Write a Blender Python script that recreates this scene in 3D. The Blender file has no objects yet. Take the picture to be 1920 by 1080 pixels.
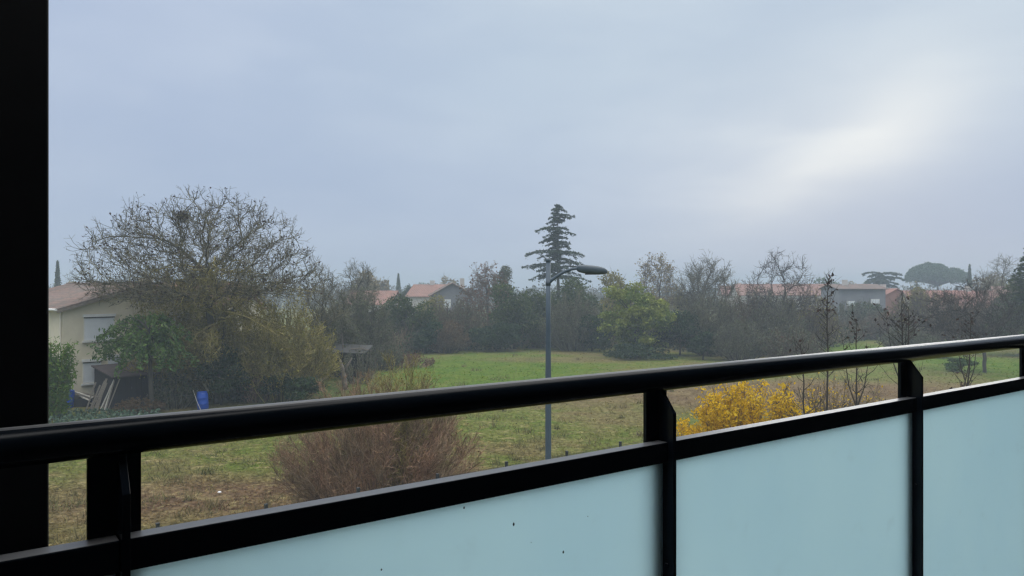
import bpy, bmesh, math, random
import numpy as np
from mathutils import Vector, Matrix, kdtree

R = math.radians
scene = bpy.context.scene
col = scene.collection

# ---------------------------------------------------------------- camera
F = 1387.0                     # focal length in pixels of the 1920 wide photo
EYE = 6.4
cam_d = bpy.data.cameras.new('camera')
cam_d.sensor_width = 36.0
cam_d.lens = 36.0 * F / 1920.0
cam_d.clip_start = 0.05
cam_d.clip_end = 5000
cam = bpy.data.objects.new('camera', cam_d)
col.objects.link(cam)
cam.location = (0, 0, EYE)
cam.rotation_euler = (R(90), 0, 0)
scene.camera = cam

# ---------------------------------------------------------------- world, sun, exposure
SUN_AZ, SUN_EL = 27.8, 10.5    # degrees right of the view axis, above the horizon
world = bpy.data.worlds.new("World")
scene.world = world
world.use_nodes = True


class NT:
    """small helper for writing node trees"""
    def __init__(self, tree):
        self.t = tree

    def n(self, kind, **kw):
        nd = self.t.nodes.new(kind)
        for k, v in kw.items():
            setattr(nd, k, v)
        return nd

    def put(self, sock, v):
        if hasattr(v, 'is_output'):
            self.t.links.new(v, sock)
        elif isinstance(v, (tuple, list)):
            if len(sock.default_value) == 4 and len(v) == 3:
                v = (*v, 1)
            sock.default_value = v
        else:
            sock.default_value = v

    def math(self, op, a, b=None, c=None, clamp=False):
        nd = self.n('ShaderNodeMath', operation=op, use_clamp=clamp)
        self.put(nd.inputs[0], a)
        if b is not None:
            self.put(nd.inputs[1], b)
        if c is not None:
            self.put(nd.inputs[2], c)
        return nd.outputs[0]

    def vmath(self, op, a, b=None, out=0):
        nd = self.n('ShaderNodeVectorMath', operation=op)
        self.put(nd.inputs[0], a)
        if b is not None:
            self.put(nd.inputs[1], b)
        return nd.outputs[out]

    def mix(self, f, a, b, blend='MIX'):
        nd = self.n('ShaderNodeMix', data_type='RGBA', blend_type=blend)
        self.put(nd.inputs[0], f)
        self.put(nd.inputs[6], a)
        self.put(nd.inputs[7], b)
        return nd.outputs[2]

    def noise(self, vec, scale, detail=3, rough=0.55, dist=0.0):
        nd = self.n('ShaderNodeTexNoise')
        if vec is not None:
            self.put(nd.inputs['Vector'], vec)
        nd.inputs['Scale'].default_value = scale
        nd.inputs['Detail'].default_value = detail
        nd.inputs['Roughness'].default_value = rough
        nd.inputs['Distortion'].default_value = dist
        return nd.outputs['Fac']

    def ramp(self, f, lo, hi, a=0.0, b=1.0, smooth=True):
        nd = self.n('ShaderNodeMapRange', interpolation_type='SMOOTHSTEP' if smooth else 'LINEAR')
        self.put(nd.inputs[0], f)
        for i, v in enumerate((lo, hi, a, b)):
            nd.inputs[i + 1].default_value = v
        return nd.outputs[0]


def build_world():
    t = world.node_tree
    t.nodes.clear()
    k = NT(t)
    tc = k.n('ShaderNodeTexCoord')
    d = tc.outputs['Generated']
    sep = k.n('ShaderNodeSeparateXYZ')
    k.put(sep.inputs[0], d)
    x, y, z = sep.outputs
    az = k.math('MULTIPLY', k.math('ARCTAN2', x, y), 180 / math.pi)
    el = k.math('MULTIPLY', k.math('ARCSINE', z), 180 / math.pi)
    # thin stratus: pale blue grey, a little darker to the right under the bright patch
    n1 = k.noise(k.vmath('MULTIPLY', d, (1.0, 1.0, 2.6)), 2.2, 4, 0.5, 0.3)
    n2 = k.noise(k.vmath('MULTIPLY', d, (1.0, 1.0, 3.5)), 5.0, 3, 0.5, 0.2)
    c = k.mix(k.ramp(el, -2, 22), (0.415, 0.495, 0.632), (0.440, 0.522, 0.675))
    c = k.mix(k.math('MULTIPLY', k.ramp(az, -30, 6), k.ramp(el, 3.5, 17)), c, k.mix(0.62, c, (0.555, 0.645, 0.715)))
    c = k.mix(k.ramp(n1, 0.36, 0.66), c, k.mix(1.0, c, (0.90, 0.925, 0.96), 'MULTIPLY'))
    c = k.mix(k.ramp(n2, 0.40, 0.70, 0, 0.8), c, k.mix(1.0, c, (1.06, 1.05, 1.03), 'MULTIPLY'))

    def lobe(a0, e0, sa, se, rot):
        cr, sr = math.cos(R(rot)), math.sin(R(rot))
        da = k.math('SUBTRACT', az, a0)
        de = k.math('SUBTRACT', el, e0)
        u = k.math('ADD', k.math('MULTIPLY', da, cr), k.math('MULTIPLY', de, sr))
        v = k.math('SUBTRACT', k.math('MULTIPLY', de, cr), k.math('MULTIPLY', da, sr))
        q = k.math('ADD', k.math('POWER', k.math('DIVIDE', k.math('ABSOLUTE', u), sa), 2.0),
                   k.math('POWER', k.math('DIVIDE', k.math('ABSOLUTE', v), se), 2.0))
        return k.math('EXPONENT', k.math('MULTIPLY', q, -1.0))
    wob = k.ramp(n2, 0.25, 0.75, 0.75, 1.2)
    g_wide = k.math('MULTIPLY', lobe(19, 9.0, 11.5, 6.2, 12), k.math('MULTIPLY', wob, 0.10))
    g_core = k.math('MULTIPLY', lobe(28.0, 11.8, 4.4, 3.2, 30), 0.115)
    g_band = k.math('MULTIPLY', lobe(22.5, 8.4, 7.5, 2.3, 27), k.math('MULTIPLY', wob, 0.11))
    dark = k.math('MULTIPLY', lobe(29, 3.2, 16, 3.6, 12), 0.75)
    c = k.mix(dark, c, (0.35, 0.435, 0.60))
    glow = k.math('ADD', k.math('ADD', g_wide, g_core), g_band)
    c = k.mix(glow, c, (1.66, 1.54, 1.26))
    # the cloud deck is thinner and brighter overhead
    up = k.ramp(el, 22, 60, 1.0, 4.2)
    cb = k.n('ShaderNodeCombineXYZ')
    for i in range(3):
        k.put(cb.inputs[i], up)
    c = k.mix(k.ramp(el, 22, 55, 0, 0.85), c, (0.62, 0.60, 0.56))
    c = k.vmath('MULTIPLY', c, cb.outputs[0])
    sky = k.n('ShaderNodeTexSky', sky_type='NISHITA')
    sky.sun_disc = False
    sky.sun_elevation = R(SUN_EL)
    sky.sun_rotation = R(SUN_AZ)
    clear = k.n('ShaderNodeBackground')
    k.put(clear.inputs[0], sky.outputs[0])
    clear.inputs[1].default_value = 0.06
    deck = k.n('ShaderNodeBackground')
    k.put(deck.inputs[0], c)
    deck.inputs[1].default_value = 1.0
    mx = k.n('ShaderNodeMixShader')
    mx.inputs[0].default_value = 0.97
    t.links.new(clear.outputs[0], mx.inputs[1])
    t.links.new(deck.outputs[0], mx.inputs[2])
    out = k.n('ShaderNodeOutputWorld')
    t.links.new(mx.outputs[0], out.inputs[0])


build_world()
sun_d = bpy.data.lights.new('sun', 'SUN')
sun_d.energy = 0.5
sun_d.angle = R(25)
sun_d.color = (1.0, 0.97, 0.92)
sun = bpy.data.objects.new('sun', sun_d)
col.objects.link(sun)
sv = Vector((math.sin(R(SUN_AZ)) * math.cos(R(SUN_EL)), math.cos(R(SUN_AZ)) * math.cos(R(SUN_EL)), math.sin(R(SUN_EL))))
sun.rotation_euler = sv.to_track_quat('Z', 'Y').to_euler()
sun.location = sv * 200

scene.view_settings.view_transform = 'Standard'
scene.view_settings.look = 'None'
scene.view_settings.exposure = 0.15
scene.view_settings.gamma = 1.0
scene.render.engine = 'CYCLES'
scene.cycles.use_denoising = True
scene.cycles.max_bounces = 8
scene.cycles.diffuse_bounces = 3
scene.cycles.transparent_max_bounces = 8
scene.cycles.volume_bounces = 1
scene.cycles.filter_width = 1.35
scene.cycles.caustics_reflective = False
scene.cycles.caustics_refractive = False


# ---------------------------------------------------------------- helpers
def X(px, Y):
    return (px - 960.0) / F * Y


def Z(py, Y):
    return EYE - (py - 540.0) / F * Y


def tag(o, label=None, cat=None, group=None, kind=None):
    for key, v in (('label', label), ('category', cat), ('group', group), ('kind', kind)):
        if v:
            o[key] = v
    return o


def empty(name, loc, rz=0.0):
    o = bpy.data.objects.new(name, None)
    o.empty_display_size = 0.2
    col.objects.link(o)
    o.location = loc
    o.rotation_euler = (0, 0, rz)
    return o


class MB:
    """collects geometry and links it as one mesh object"""
    def __init__(self):
        self.v, self.f, self.n = [], [], 0

    def add(self, verts, faces):
        verts = np.asarray(verts, dtype=float).reshape(-1, 3)
        self.v.append(verts)
        faces = np.asarray(faces, dtype=np.int64)
        self.f.append(faces + self.n)
        self.n += len(verts)
        return self

    def box(self, lo, hi, M=None):
        x0, y0, z0 = lo
        x1, y1, z1 = hi
        v = np.array([(x0, y0, z0), (x1, y0, z0), (x1, y1, z0), (x0, y1, z0), (x0, y0, z1), (x1, y0, z1), (x1, y1, z1), (x0, y1, z1)], float)
        if M is not None:
            v = np.array([tuple(M @ Vector(p)) for p in v])
        return self.add(v, [(0, 3, 2, 1), (4, 5, 6, 7), (0, 1, 5, 4), (1, 2, 6, 5), (2, 3, 7, 6), (3, 0, 4, 7)])

    def poly(self, pts):
        self.v.append(np.asarray(pts, float))
        self.f.append([tuple(range(self.n, self.n + len(pts)))])
        self.n += len(pts)
        return self

    def prism(self, pts2, y0, y1, M=None):
        """outline in xz pushed from y0 to y1"""
        n = len(pts2)
        v = [(p[0], y0, p[1]) for p in pts2] + [(p[0], y1, p[1]) for p in pts2]
        if M is not None:
            v = [tuple(M @ Vector(p)) for p in v]
        self.v.append(np.asarray(v, float))
        fs = [tuple(self.n + i for i in range(n)), tuple(self.n + n + i for i in reversed(range(n)))]
        for i in range(n):
            j = (i + 1) % n
            fs.append((self.n + i, self.n + n + i, self.n + n + j, self.n + j))
        self.f.append(fs)
        self.n += 2 * n
        return self

    def tube(self, pts, rad, sides=8, cap=True):
        pts = [Vector(p) for p in pts]
        m = len(pts)
        if not hasattr(rad, '__len__'):
            rad = [rad] * m
        t0 = (pts[1] - pts[0]).normalized()
        a = t0.orthogonal().normalized()
        vs = []
        for i in range(m):
            t = (pts[min(i + 1, m - 1)] - pts[max(i - 1, 0)])
            t = t.normalized() if t.length > 1e-9 else t0
            a = (a - t * a.dot(t))
            a = a.normalized() if a.length > 1e-6 else t.orthogonal().normalized()
            b = t.cross(a)
            for s in range(sides):
                q = 2 * math.pi * s / sides
                vs.append(pts[i] + (a * math.cos(q) + b * math.sin(q)) * rad[i])
        fs = []
        for i in range(m - 1):
            for s in range(sides):
                s2 = (s + 1) % sides
                fs.append((i * sides + s, i * sides + s2, (i + 1) * sides + s2, (i + 1) * sides + s))
        self.add([tuple(v) for v in vs], fs)
        if cap:
            base = self.n - m * sides
            self.f.append([tuple(base + s for s in reversed(range(sides))), tuple(base + (m - 1) * sides + s for s in range(sides))])
        return self

    def lathe(self, prof, sides=20, M=None):
        """profile of (r, z), closed at both ends"""
        vs, fs = [], []
        for r, z in prof:
            for s in range(sides):
                q = 2 * math.pi * s / sides
                vs.append(Vector((r * math.cos(q), r * math.sin(q), z)))
        if M is not None:
            vs = [M @ v for v in vs]
        for i in range(len(prof) - 1):
            for s in range(sides):
                s2 = (s + 1) % sides
                fs.append((i * sides + s, i * sides + s2, (i + 1) * sides + s2, (i + 1) * sides + s))
        self.add([tuple(v) for v in vs], fs)
        base = self.n - len(prof) * sides
        self.f.append([tuple(base + s for s in reversed(range(sides))), tuple(base + (len(prof) - 1) * sides + s for s in range(sides))])
        return self

    def sticks(self, P0, P1, r0, r1, sides=3):
        P0 = np.asarray(P0, float)
        P1 = np.asarray(P1, float)
        n = len(P0)
        if n == 0:
            return self
        r0 = np.broadcast_to(np.asarray(r0, float), (n,))
        r1 = np.broadcast_to(np.asarray(r1, float), (n,))
        t = P1 - P0
        t /= np.maximum(np.linalg.norm(t, axis=1, keepdims=True), 1e-9)
        ref = np.where(np.abs(t[:, 2:3]) < 0.9, np.array([[0, 0, 1.0]]), np.array([[1.0, 0, 0]]))
        a = np.cross(t, ref)
        a /= np.linalg.norm(a, axis=1, keepdims=True)
        b = np.cross(t, a)
        V = np.empty((n, 2 * sides, 3))
        for s in range(sides):
            q = 2 * math.pi * s / sides
            o = a * math.cos(q) + b * math.sin(q)
            V[:, s] = P0 + o * r0[:, None]
            V[:, sides + s] = P1 + o * r1[:, None]
        fs = np.array([(s, (s + 1) % sides, sides + (s + 1) % sides, sides + s) for s in range(sides)])
        Fc = (np.arange(n)[:, None, None] * 2 * sides + fs[None]).reshape(-1, 4)
        return self.add(V.reshape(-1, 3), Fc)

    def leaves(self, P, size, rng, aspect=0.5, flat=0.0, droop=0.0):
        """small pointed leaf faces round the points P"""
        P = np.asarray(P, float)
        n = len(P)
        if n == 0:
            return self
        u = rng.normal(size=(n, 3))
        u[:, 2] = u[:, 2] * (1 - flat) - droop
        u /= np.linalg.norm(u, axis=1, keepdims=True)
        w = rng.normal(size=(n, 3))
        w[:, 2] *= (1 - flat)
        w -= u * np.sum(u * w, axis=1, keepdims=True)
        w /= np.maximum(np.linalg.norm(w, axis=1, keepdims=True), 1e-6)
        sz = size * rng.uniform(0.6, 1.35, n)[:, None]
        V = np.stack([P - u * sz, P + w * sz * aspect - u * sz * .1, P + u * sz, P - w * sz * aspect - u * sz * .1], axis=1)
        return self.add(V.reshape(-1, 3), np.arange(4 * n).reshape(n, 4))

    def build(self, name, mat, parent=None, smooth=False, loc=None, bevel=0.0):
        faces = []
        for f in self.f:
            faces.extend(f.tolist() if isinstance(f, np.ndarray) else f)
        me = bpy.data.meshes.new(name)
        v = np.concatenate(self.v) if self.v else np.zeros((0, 3))
        me.from_pydata(v.tolist(), [], faces)
        if smooth:
            me.polygons.foreach_set('use_smooth', [True] * len(me.polygons))
        me.materials.append(mat)
        me.update()
        o = bpy.data.objects.new(name, me)
        col.objects.link(o)
        if parent:
            o.parent = parent
        if loc is not None:
            o.location = loc
        if bevel:
            m = o.modifiers.new('bevel', 'BEVEL')
            m.width = bevel
            m.segments = 3
            m.limit_method = 'ANGLE'
        return o


# ---------------------------------------------------------------- materials
def principled(name):
    m = bpy.data.materials.new(name)
    m.use_nodes = True
    t = m.node_tree
    t.nodes.clear()
    k = NT(t)
    p = k.n('ShaderNodeBsdfPrincipled')
    out = k.n('ShaderNodeOutputMaterial')
    t.links.new(p.outputs[0], out.inputs[0])
    return m, k, p, out


def mat_plain(name, c1, c2=None, scale=3.0, rough=0.8, metal=0.0, spec=0.4, bump=0.0, stretch=(1, 1, 1), bscale=None):
    m, k, p, out = principled(name)
    tc = k.n('ShaderNodeTexCoord')
    v = k.vmath('MULTIPLY', tc.outputs['Object'], stretch)
    f = k.noise(v, scale, 5, 0.6)
    c2 = c2 or tuple(x * 0.75 for x in c1)
    k.put(p.inputs['Base Color'], k.mix(k.ramp(f, 0.3, 0.7), c1, c2))
    p.inputs['Roughness'].default_value = rough
    p.inputs['Metallic'].default_value = metal
    p.inputs['Specular IOR Level'].default_value = spec
    if bump:
        b = k.n('ShaderNodeBump')
        b.inputs['Strength'].default_value = bump
        b.inputs['Distance'].default_value = 0.05
        k.put(b.inputs['Height'], k.noise(v, bscale or scale * 4, 5, 0.65))
        k.t.links.new(b.outputs[0], p.inputs['Normal'])
    return m


def mat_leaf(name, cols, trans=0.3, scale=0.5, rough=0.7, spec=0.15):
    """leaf colour varies from leaf to leaf and from spray to spray"""
    m, k, p, out = principled(name)
    geo = k.n('ShaderNodeNewGeometry')
    tc = k.n('ShaderNodeTexCoord')
    f = k.noise(tc.outputs['Object'], scale, 3, 0.6)
    c = k.mix(k.ramp(f, 0.36, 0.64), cols[0], cols[1])
    r = geo.outputs['Random Per Island']
    c = k.mix(k.ramp(r, 0.55, 1.0, 0, 0.85, False), c, cols[2])
    c = k.mix(1.0, c, k.mix(k.math('FRACT', k.math('MULTIPLY', r, 17.3)), (0.7, 0.7, 0.7), (1.25, 1.25, 1.2)), 'MULTIPLY')
    k.put(p.inputs['Base Color'], c)
    p.inputs['Roughness'].default_value = rough
    p.inputs['Specular IOR Level'].default_value = spec
    if trans:
        tr = k.n('ShaderNodeBsdfTranslucent')
        k.put(tr.inputs[0], c)
        mx = k.n('ShaderNodeMixShader')
        mx.inputs[0].default_value = trans
        k.t.links.new(p.outputs[0], mx.inputs[1])
        k.t.links.new(tr.outputs[0], mx.inputs[2])
        k.t.links.new(mx.outputs[0], out.inputs[0])
    return m


def mat_twig(name, c1, c2, scale=0.7):
    m, k, p, out = principled(name)
    geo = k.n('ShaderNodeNewGeometry')
    tc = k.n('ShaderNodeTexCoord')
    f = k.noise(tc.outputs['Object'], scale, 3, 0.6)
    c = k.mix(k.ramp(f, 0.35, 0.65), c1, c2)
    c = k.mix(1.0, c, k.mix(geo.outputs['Random Per Island'], (0.35, 0.35, 0.35), (1.75, 1.75, 1.7)), 'MULTIPLY')
    k.put(p.inputs['Base Color'], c)
    p.inputs['Roughness'].default_value = 0.85
    p.inputs['Specular IOR Level'].default_value = 0.2
    return m




def mat_coat():
    # near-black powder coat; faces that look up coloured paler as dust plus a painted sky highlight
    m, k, p, out = principled('anthracite_powder_coat')
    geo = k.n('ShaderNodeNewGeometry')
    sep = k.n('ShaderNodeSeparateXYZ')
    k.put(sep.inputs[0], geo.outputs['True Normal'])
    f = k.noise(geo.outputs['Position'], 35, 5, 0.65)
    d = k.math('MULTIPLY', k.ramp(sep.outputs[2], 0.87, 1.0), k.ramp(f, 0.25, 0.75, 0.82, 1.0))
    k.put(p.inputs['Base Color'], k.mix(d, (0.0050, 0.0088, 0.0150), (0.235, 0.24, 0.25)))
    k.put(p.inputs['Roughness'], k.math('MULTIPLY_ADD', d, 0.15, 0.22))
    p.inputs['IOR'].default_value = 1.28
    p.inputs['Specular IOR Level'].default_value = 0.5
    b = k.n('ShaderNodeBump')
    b.inputs['Strength'].default_value = 0.04
    b.inputs['Distance'].default_value = 0.001
    k.put(b.inputs['Height'], k.noise(geo.outputs['Position'], 900, 3, 0.6))
    k.t.links.new(b.outputs[0], p.inputs['Normal'])
    return m


M = {}
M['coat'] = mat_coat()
M['pillar'] = mat_plain('black_cladding', (0.006, 0.007, 0.010), (0.008, 0.009, 0.012), 12, 0.6, 0, 0.3)
M['render_grey'] = mat_plain('grey_render', (0.16, 0.16, 0.16), (0.12, 0.12, 0.12), 6, 0.9)
M['dark_wall'] = mat_plain('dark_facade', (0.025, 0.026, 0.03), (0.02, 0.021, 0.024), 6, 0.8)
M['screed'] = mat_plain('balcony_paving', (0.05, 0.05, 0.05), (0.035, 0.035, 0.035), 5, 0.8)
M['plaster'] = mat_plain('cream_render', (0.70, 0.64, 0.49), (0.58, 0.525, 0.40), 0.55, 0.95, 0, 0.2, 0.1)
M['plaster_light'] = mat_plain('pale_render', (0.72, 0.67, 0.56), (0.62, 0.57, 0.47), 0.8, 0.95)
M['white_pvc'] = mat_plain('white_shutter', (0.72, 0.75, 0.78), (0.66, 0.69, 0.72), 2, 0.6)
M['white_trim'] = mat_plain('white_trim', (0.70, 0.70, 0.68), (0.60, 0.60, 0.58), 2, 0.6)
M['dark_gap'] = mat_plain('dark_box', (0.05, 0.05, 0.05), (0.03, 0.03, 0.03), 3, 0.7)
M['grey_wall'] = mat_plain('grey_render_far', (0.22, 0.225, 0.24), (0.17, 0.175, 0.19), 0.6, 0.9)
M['pink_wall'] = mat_plain('salmon_render', (0.38, 0.20, 0.15), (0.32, 0.165, 0.12), 0.5, 0.9)
M['white_wall'] = mat_plain('whitewash', (0.55, 0.52, 0.48), (0.46, 0.44, 0.40), 0.5, 0.9)
M['dark_wood'] = mat_plain('dark_boards', (0.018, 0.018, 0.022), (0.028, 0.026, 0.026), 3, 0.9, stretch=(8, 8, .6))
M['shed_roof'] = mat_plain('brown_felt_roof', (0.075, 0.058, 0.058), (0.055, 0.043, 0.042), 2, 0.9)
M['hut_roof'] = mat_plain('weathered_roof', (0.050, 0.050, 0.046), (0.030, 0.030, 0.028), 2, 0.9)
M['plank'] = mat_plain('grey_plank', (0.26, 0.23, 0.19), (0.15, 0.13, 0.11), 4, 0.9, stretch=(1, 1, 8))
M['pale_plank'] = mat_plain('pale_plank', (0.55, 0.52, 0.46), (0.42, 0.40, 0.35), 4, 0.9)
M['blue_plastic'] = mat_plain('blue_plastic', (0.008, 0.075, 0.42), (0.006, 0.06, 0.34), 3, 0.45)
M['lamp_paint'] = mat_plain('grey_blue_paint', (0.070, 0.100, 0.130), (0.058, 0.085, 0.112), 6, 0.5, 0, 0.4, stretch=(1, 1, .25))
M['lamp_head'] = mat_plain('lamp_housing', (0.060, 0.085, 0.105), (0.050, 0.070, 0.088), 6, 0.4, 0, 0.5)
M['fence_metal'] = mat_plain('fence_steel', (0.020, 0.024, 0.026), (0.03, 0.034, 0.036), 6, 0.6)
M['bark'] = mat_plain('grey_bark', (0.085, 0.078, 0.062), (0.05, 0.046, 0.036), 3, 0.95, bump=0.5, stretch=(1, 1, .3))
M['bark_moss'] = mat_plain('mossy_bark', (0.085, 0.080, 0.055), (0.050, 0.046, 0.032), 2, 0.95, bump=0.4, stretch=(1, 1, .3))
M['bark_pale'] = mat_plain('pale_bark', (0.20, 0.17, 0.14), (0.12, 0.10, 0.085), 3, 0.95, bump=0.4)
M['weed'] = mat_twig('meadow_weeds', (0.185, 0.150, 0.070), (0.120, 0.125, 0.045), 0.25)
M['litter'] = mat_plain('white_litter', (0.75, 0.75, 0.75), (0.7, 0.7, 0.7), 3, 0.7)
M['twig_walnut'] = mat_twig('walnut_twigs', (0.095, 0.084, 0.058), (0.125, 0.115, 0.066))
M['twig_grey'] = mat_twig('grey_twigs', (0.130, 0.122, 0.086), (0.090, 0.086, 0.060))
M['twig_brown'] = mat_twig('brown_twigs', (0.135, 0.100, 0.064), (0.092, 0.074, 0.050))
M['twig_red'] = mat_twig('red_brown_twigs', (0.265, 0.160, 0.105), (0.185, 0.135, 0.088), 0.9)
M['twig_olive'] = mat_twig('olive_twigs', (0.290, 0.240, 0.088), (0.180, 0.160, 0.066))
M['twig_dark'] = mat_twig('dark_twigs', (0.035, 0.030, 0.026), (0.045, 0.036, 0.028))
M['leaf_dark'] = mat_leaf('dark_evergreen', [(0.032, 0.054, 0.016), (0.060, 0.088, 0.024), (0.105, 0.128, 0.038)])
M['leaf_ivy'] = mat_leaf('ivy_green', [(0.019, 0.043, 0.018), (0.034, 0.064, 0.025), (0.070, 0.102, 0.044)])
M['leaf_mid'] = mat_leaf('mid_green', [(0.060, 0.125, 0.030), (0.105, 0.170, 0.045), (0.150, 0.210, 0.070)])
M['leaf_lime'] = mat_leaf('yellow_green', [(0.100, 0.160, 0.030), (0.230, 0.260, 0.050), (0.300, 0.320, 0.085)])
M['leaf_bamboo'] = mat_leaf('bamboo_green', [(0.080, 0.160, 0.018), (0.130, 0.220, 0.032), (0.190, 0.270, 0.055)])
M['leaf_olive'] = mat_leaf('dull_olive', [(0.165, 0.158, 0.036), (0.225, 0.200, 0.045), (0.300, 0.240, 0.065)])
M['leaf_greyol'] = mat_leaf('grey_olive', [(0.085, 0.098, 0.055), (0.115, 0.125, 0.068), (0.150, 0.152, 0.090)])
M['leaf_brown'] = mat_leaf('dead_leaves', [(0.140, 0.092, 0.048), (0.105, 0.076, 0.042), (0.190, 0.115, 0.062)])
M['leaf_rust'] = mat_leaf('rusty_leaves', [(0.170, 0.085, 0.052), (0.120, 0.080, 0.052), (0.215, 0.105, 0.062)])
M['leaf_yellow'] = mat_leaf('yellow_autumn_leaves', [(0.74, 0.48, 0.010), (0.56, 0.36, 0.012), (0.82, 0.60, 0.05)], 0.45, 1.2)
M['leaf_tan'] = mat_leaf('tan_leaves', [(0.27, 0.21, 0.10), (0.21, 0.17, 0.085), (0.34, 0.26, 0.13)])
M['leaf_cedar'] = mat_leaf('cedar_needles', [(0.036, 0.060, 0.034), (0.054, 0.082, 0.046), (0.080, 0.112, 0.060)], 0.2)
M['leaf_pine'] = mat_leaf('pine_needles', [(0.050, 0.095, 0.040), (0.072, 0.120, 0.052), (0.100, 0.150, 0.070)], 0.2)
M['leaf_black'] = mat_leaf('withered_leaves', [(0.034, 0.020, 0.016), (0.046, 0.025, 0.020), (0.085, 0.048, 0.032)], 0.1)
M['leaf_crop'] = mat_leaf('cabbage_leaves', [(0.070, 0.120, 0.075), (0.100, 0.155, 0.105), (0.175, 0.235, 0.185)], 0.2)
M['leaf_far'] = mat_leaf('far_wood', [(0.075, 0.070, 0.045), (0.060, 0.070, 0.042), (0.11, 0.095, 0.06)], 0.2, 0.06)


def mat_tiles(name, c1, c2, c3, rows=False):
    m, k, p, out = principled(name)
    tc = k.n('ShaderNodeTexCoord')
    o = tc.outputs['Object']
    f = k.noise(o, 0.9, 4, 0.65)
    g = k.noise(k.vmath('MULTIPLY', o, (4.5, 4.5, 9)), 1.0, 2, 0.7)
    c = k.mix(k.ramp(f, 0.33, 0.62), c1, c2)
    c = k.mix(k.ramp(g, 0.5, 0.72, 0, 0.7), c, c3)
    if rows:
        w = k.n('ShaderNodeTexWave', wave_type='BANDS', bands_direction='X', wave_profile='SAW')
        k.put(w.inputs['Vector'], o)
        w.inputs['Scale'].default_value = 0.80
        w.inputs['Distortion'].default_value = 0.4
        w.inputs['Detail'].default_value = 2
        c = k.mix(k.ramp(w.outputs['Fac'], 0.72, 1.0, 0, 0.6), c, c3)
    k.put(p.inputs['Base Color'], c)
    p.inputs['Roughness'].default_value = 0.9
    return m


M['tiles_old'] = mat_tiles('weathered_tiles', (0.225, 0.150, 0.125), (0.155, 0.128, 0.112), (0.09, 0.075, 0.066), True)
M['tiles_red'] = mat_tiles('red_tiles', (0.28, 0.155, 0.122), (0.23, 0.135, 0.108), (0.19, 0.115, 0.095))
M['tiles_pink'] = mat_tiles('pink_tiles', (0.34, 0.175, 0.14), (0.27, 0.14, 0.115), (0.22, 0.12, 0.10))


def mat_frosted():
    m = bpy.data.materials.new('frosted_glass')
    m.use_nodes = True
    t = m.node_tree
    t.nodes.clear()
    k = NT(t)
    tc = k.n('ShaderNodeTexCoord')
    f = k.noise(k.vmath('MULTIPLY', tc.outputs['Object'], (1, 1, .6)), 2.0, 4, 0.6)
    sm = k.noise(tc.outputs['Object'], 9.0, 5, 0.7)
    c = k.mix(k.ramp(f, 0.3, 0.7), GLASS_C, tuple(x * y for x, y in zip(GLASS_C, (0.955, 0.97, 0.985))))
    c = k.mix(k.ramp(sm, 0.56, 0.80, 0, 0.16), c, (0.5, 0.56, 0.58))
    tr = k.n('ShaderNodeBsdfTranslucent')
    k.put(tr.inputs[0], c)
    gl = k.n('ShaderNodeBsdfGlossy')
    gl.inputs['Roughness'].default_value = 0.45
    gl.inputs[0].default_value = (0.9, 0.9, 0.9, 1)
    fr = k.n('ShaderNodeFresnel')
    fr.inputs[0].default_value = 1.45
    mx = k.n('ShaderNodeMixShader')
    k.put(mx.inputs[0], k.math('MULTIPLY', fr.outputs[0], 0.35))
    t.links.new(tr.outputs[0], mx.inputs[1])
    t.links.new(gl.outputs[0], mx.inputs[2])
    out = k.n('ShaderNodeOutputMaterial')
    t.links.new(mx.outputs[0], out.inputs[0])
    return m


GLASS_C = (0.77, 0.925, 0.965)
M['frosted'] = mat_frosted()


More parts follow.
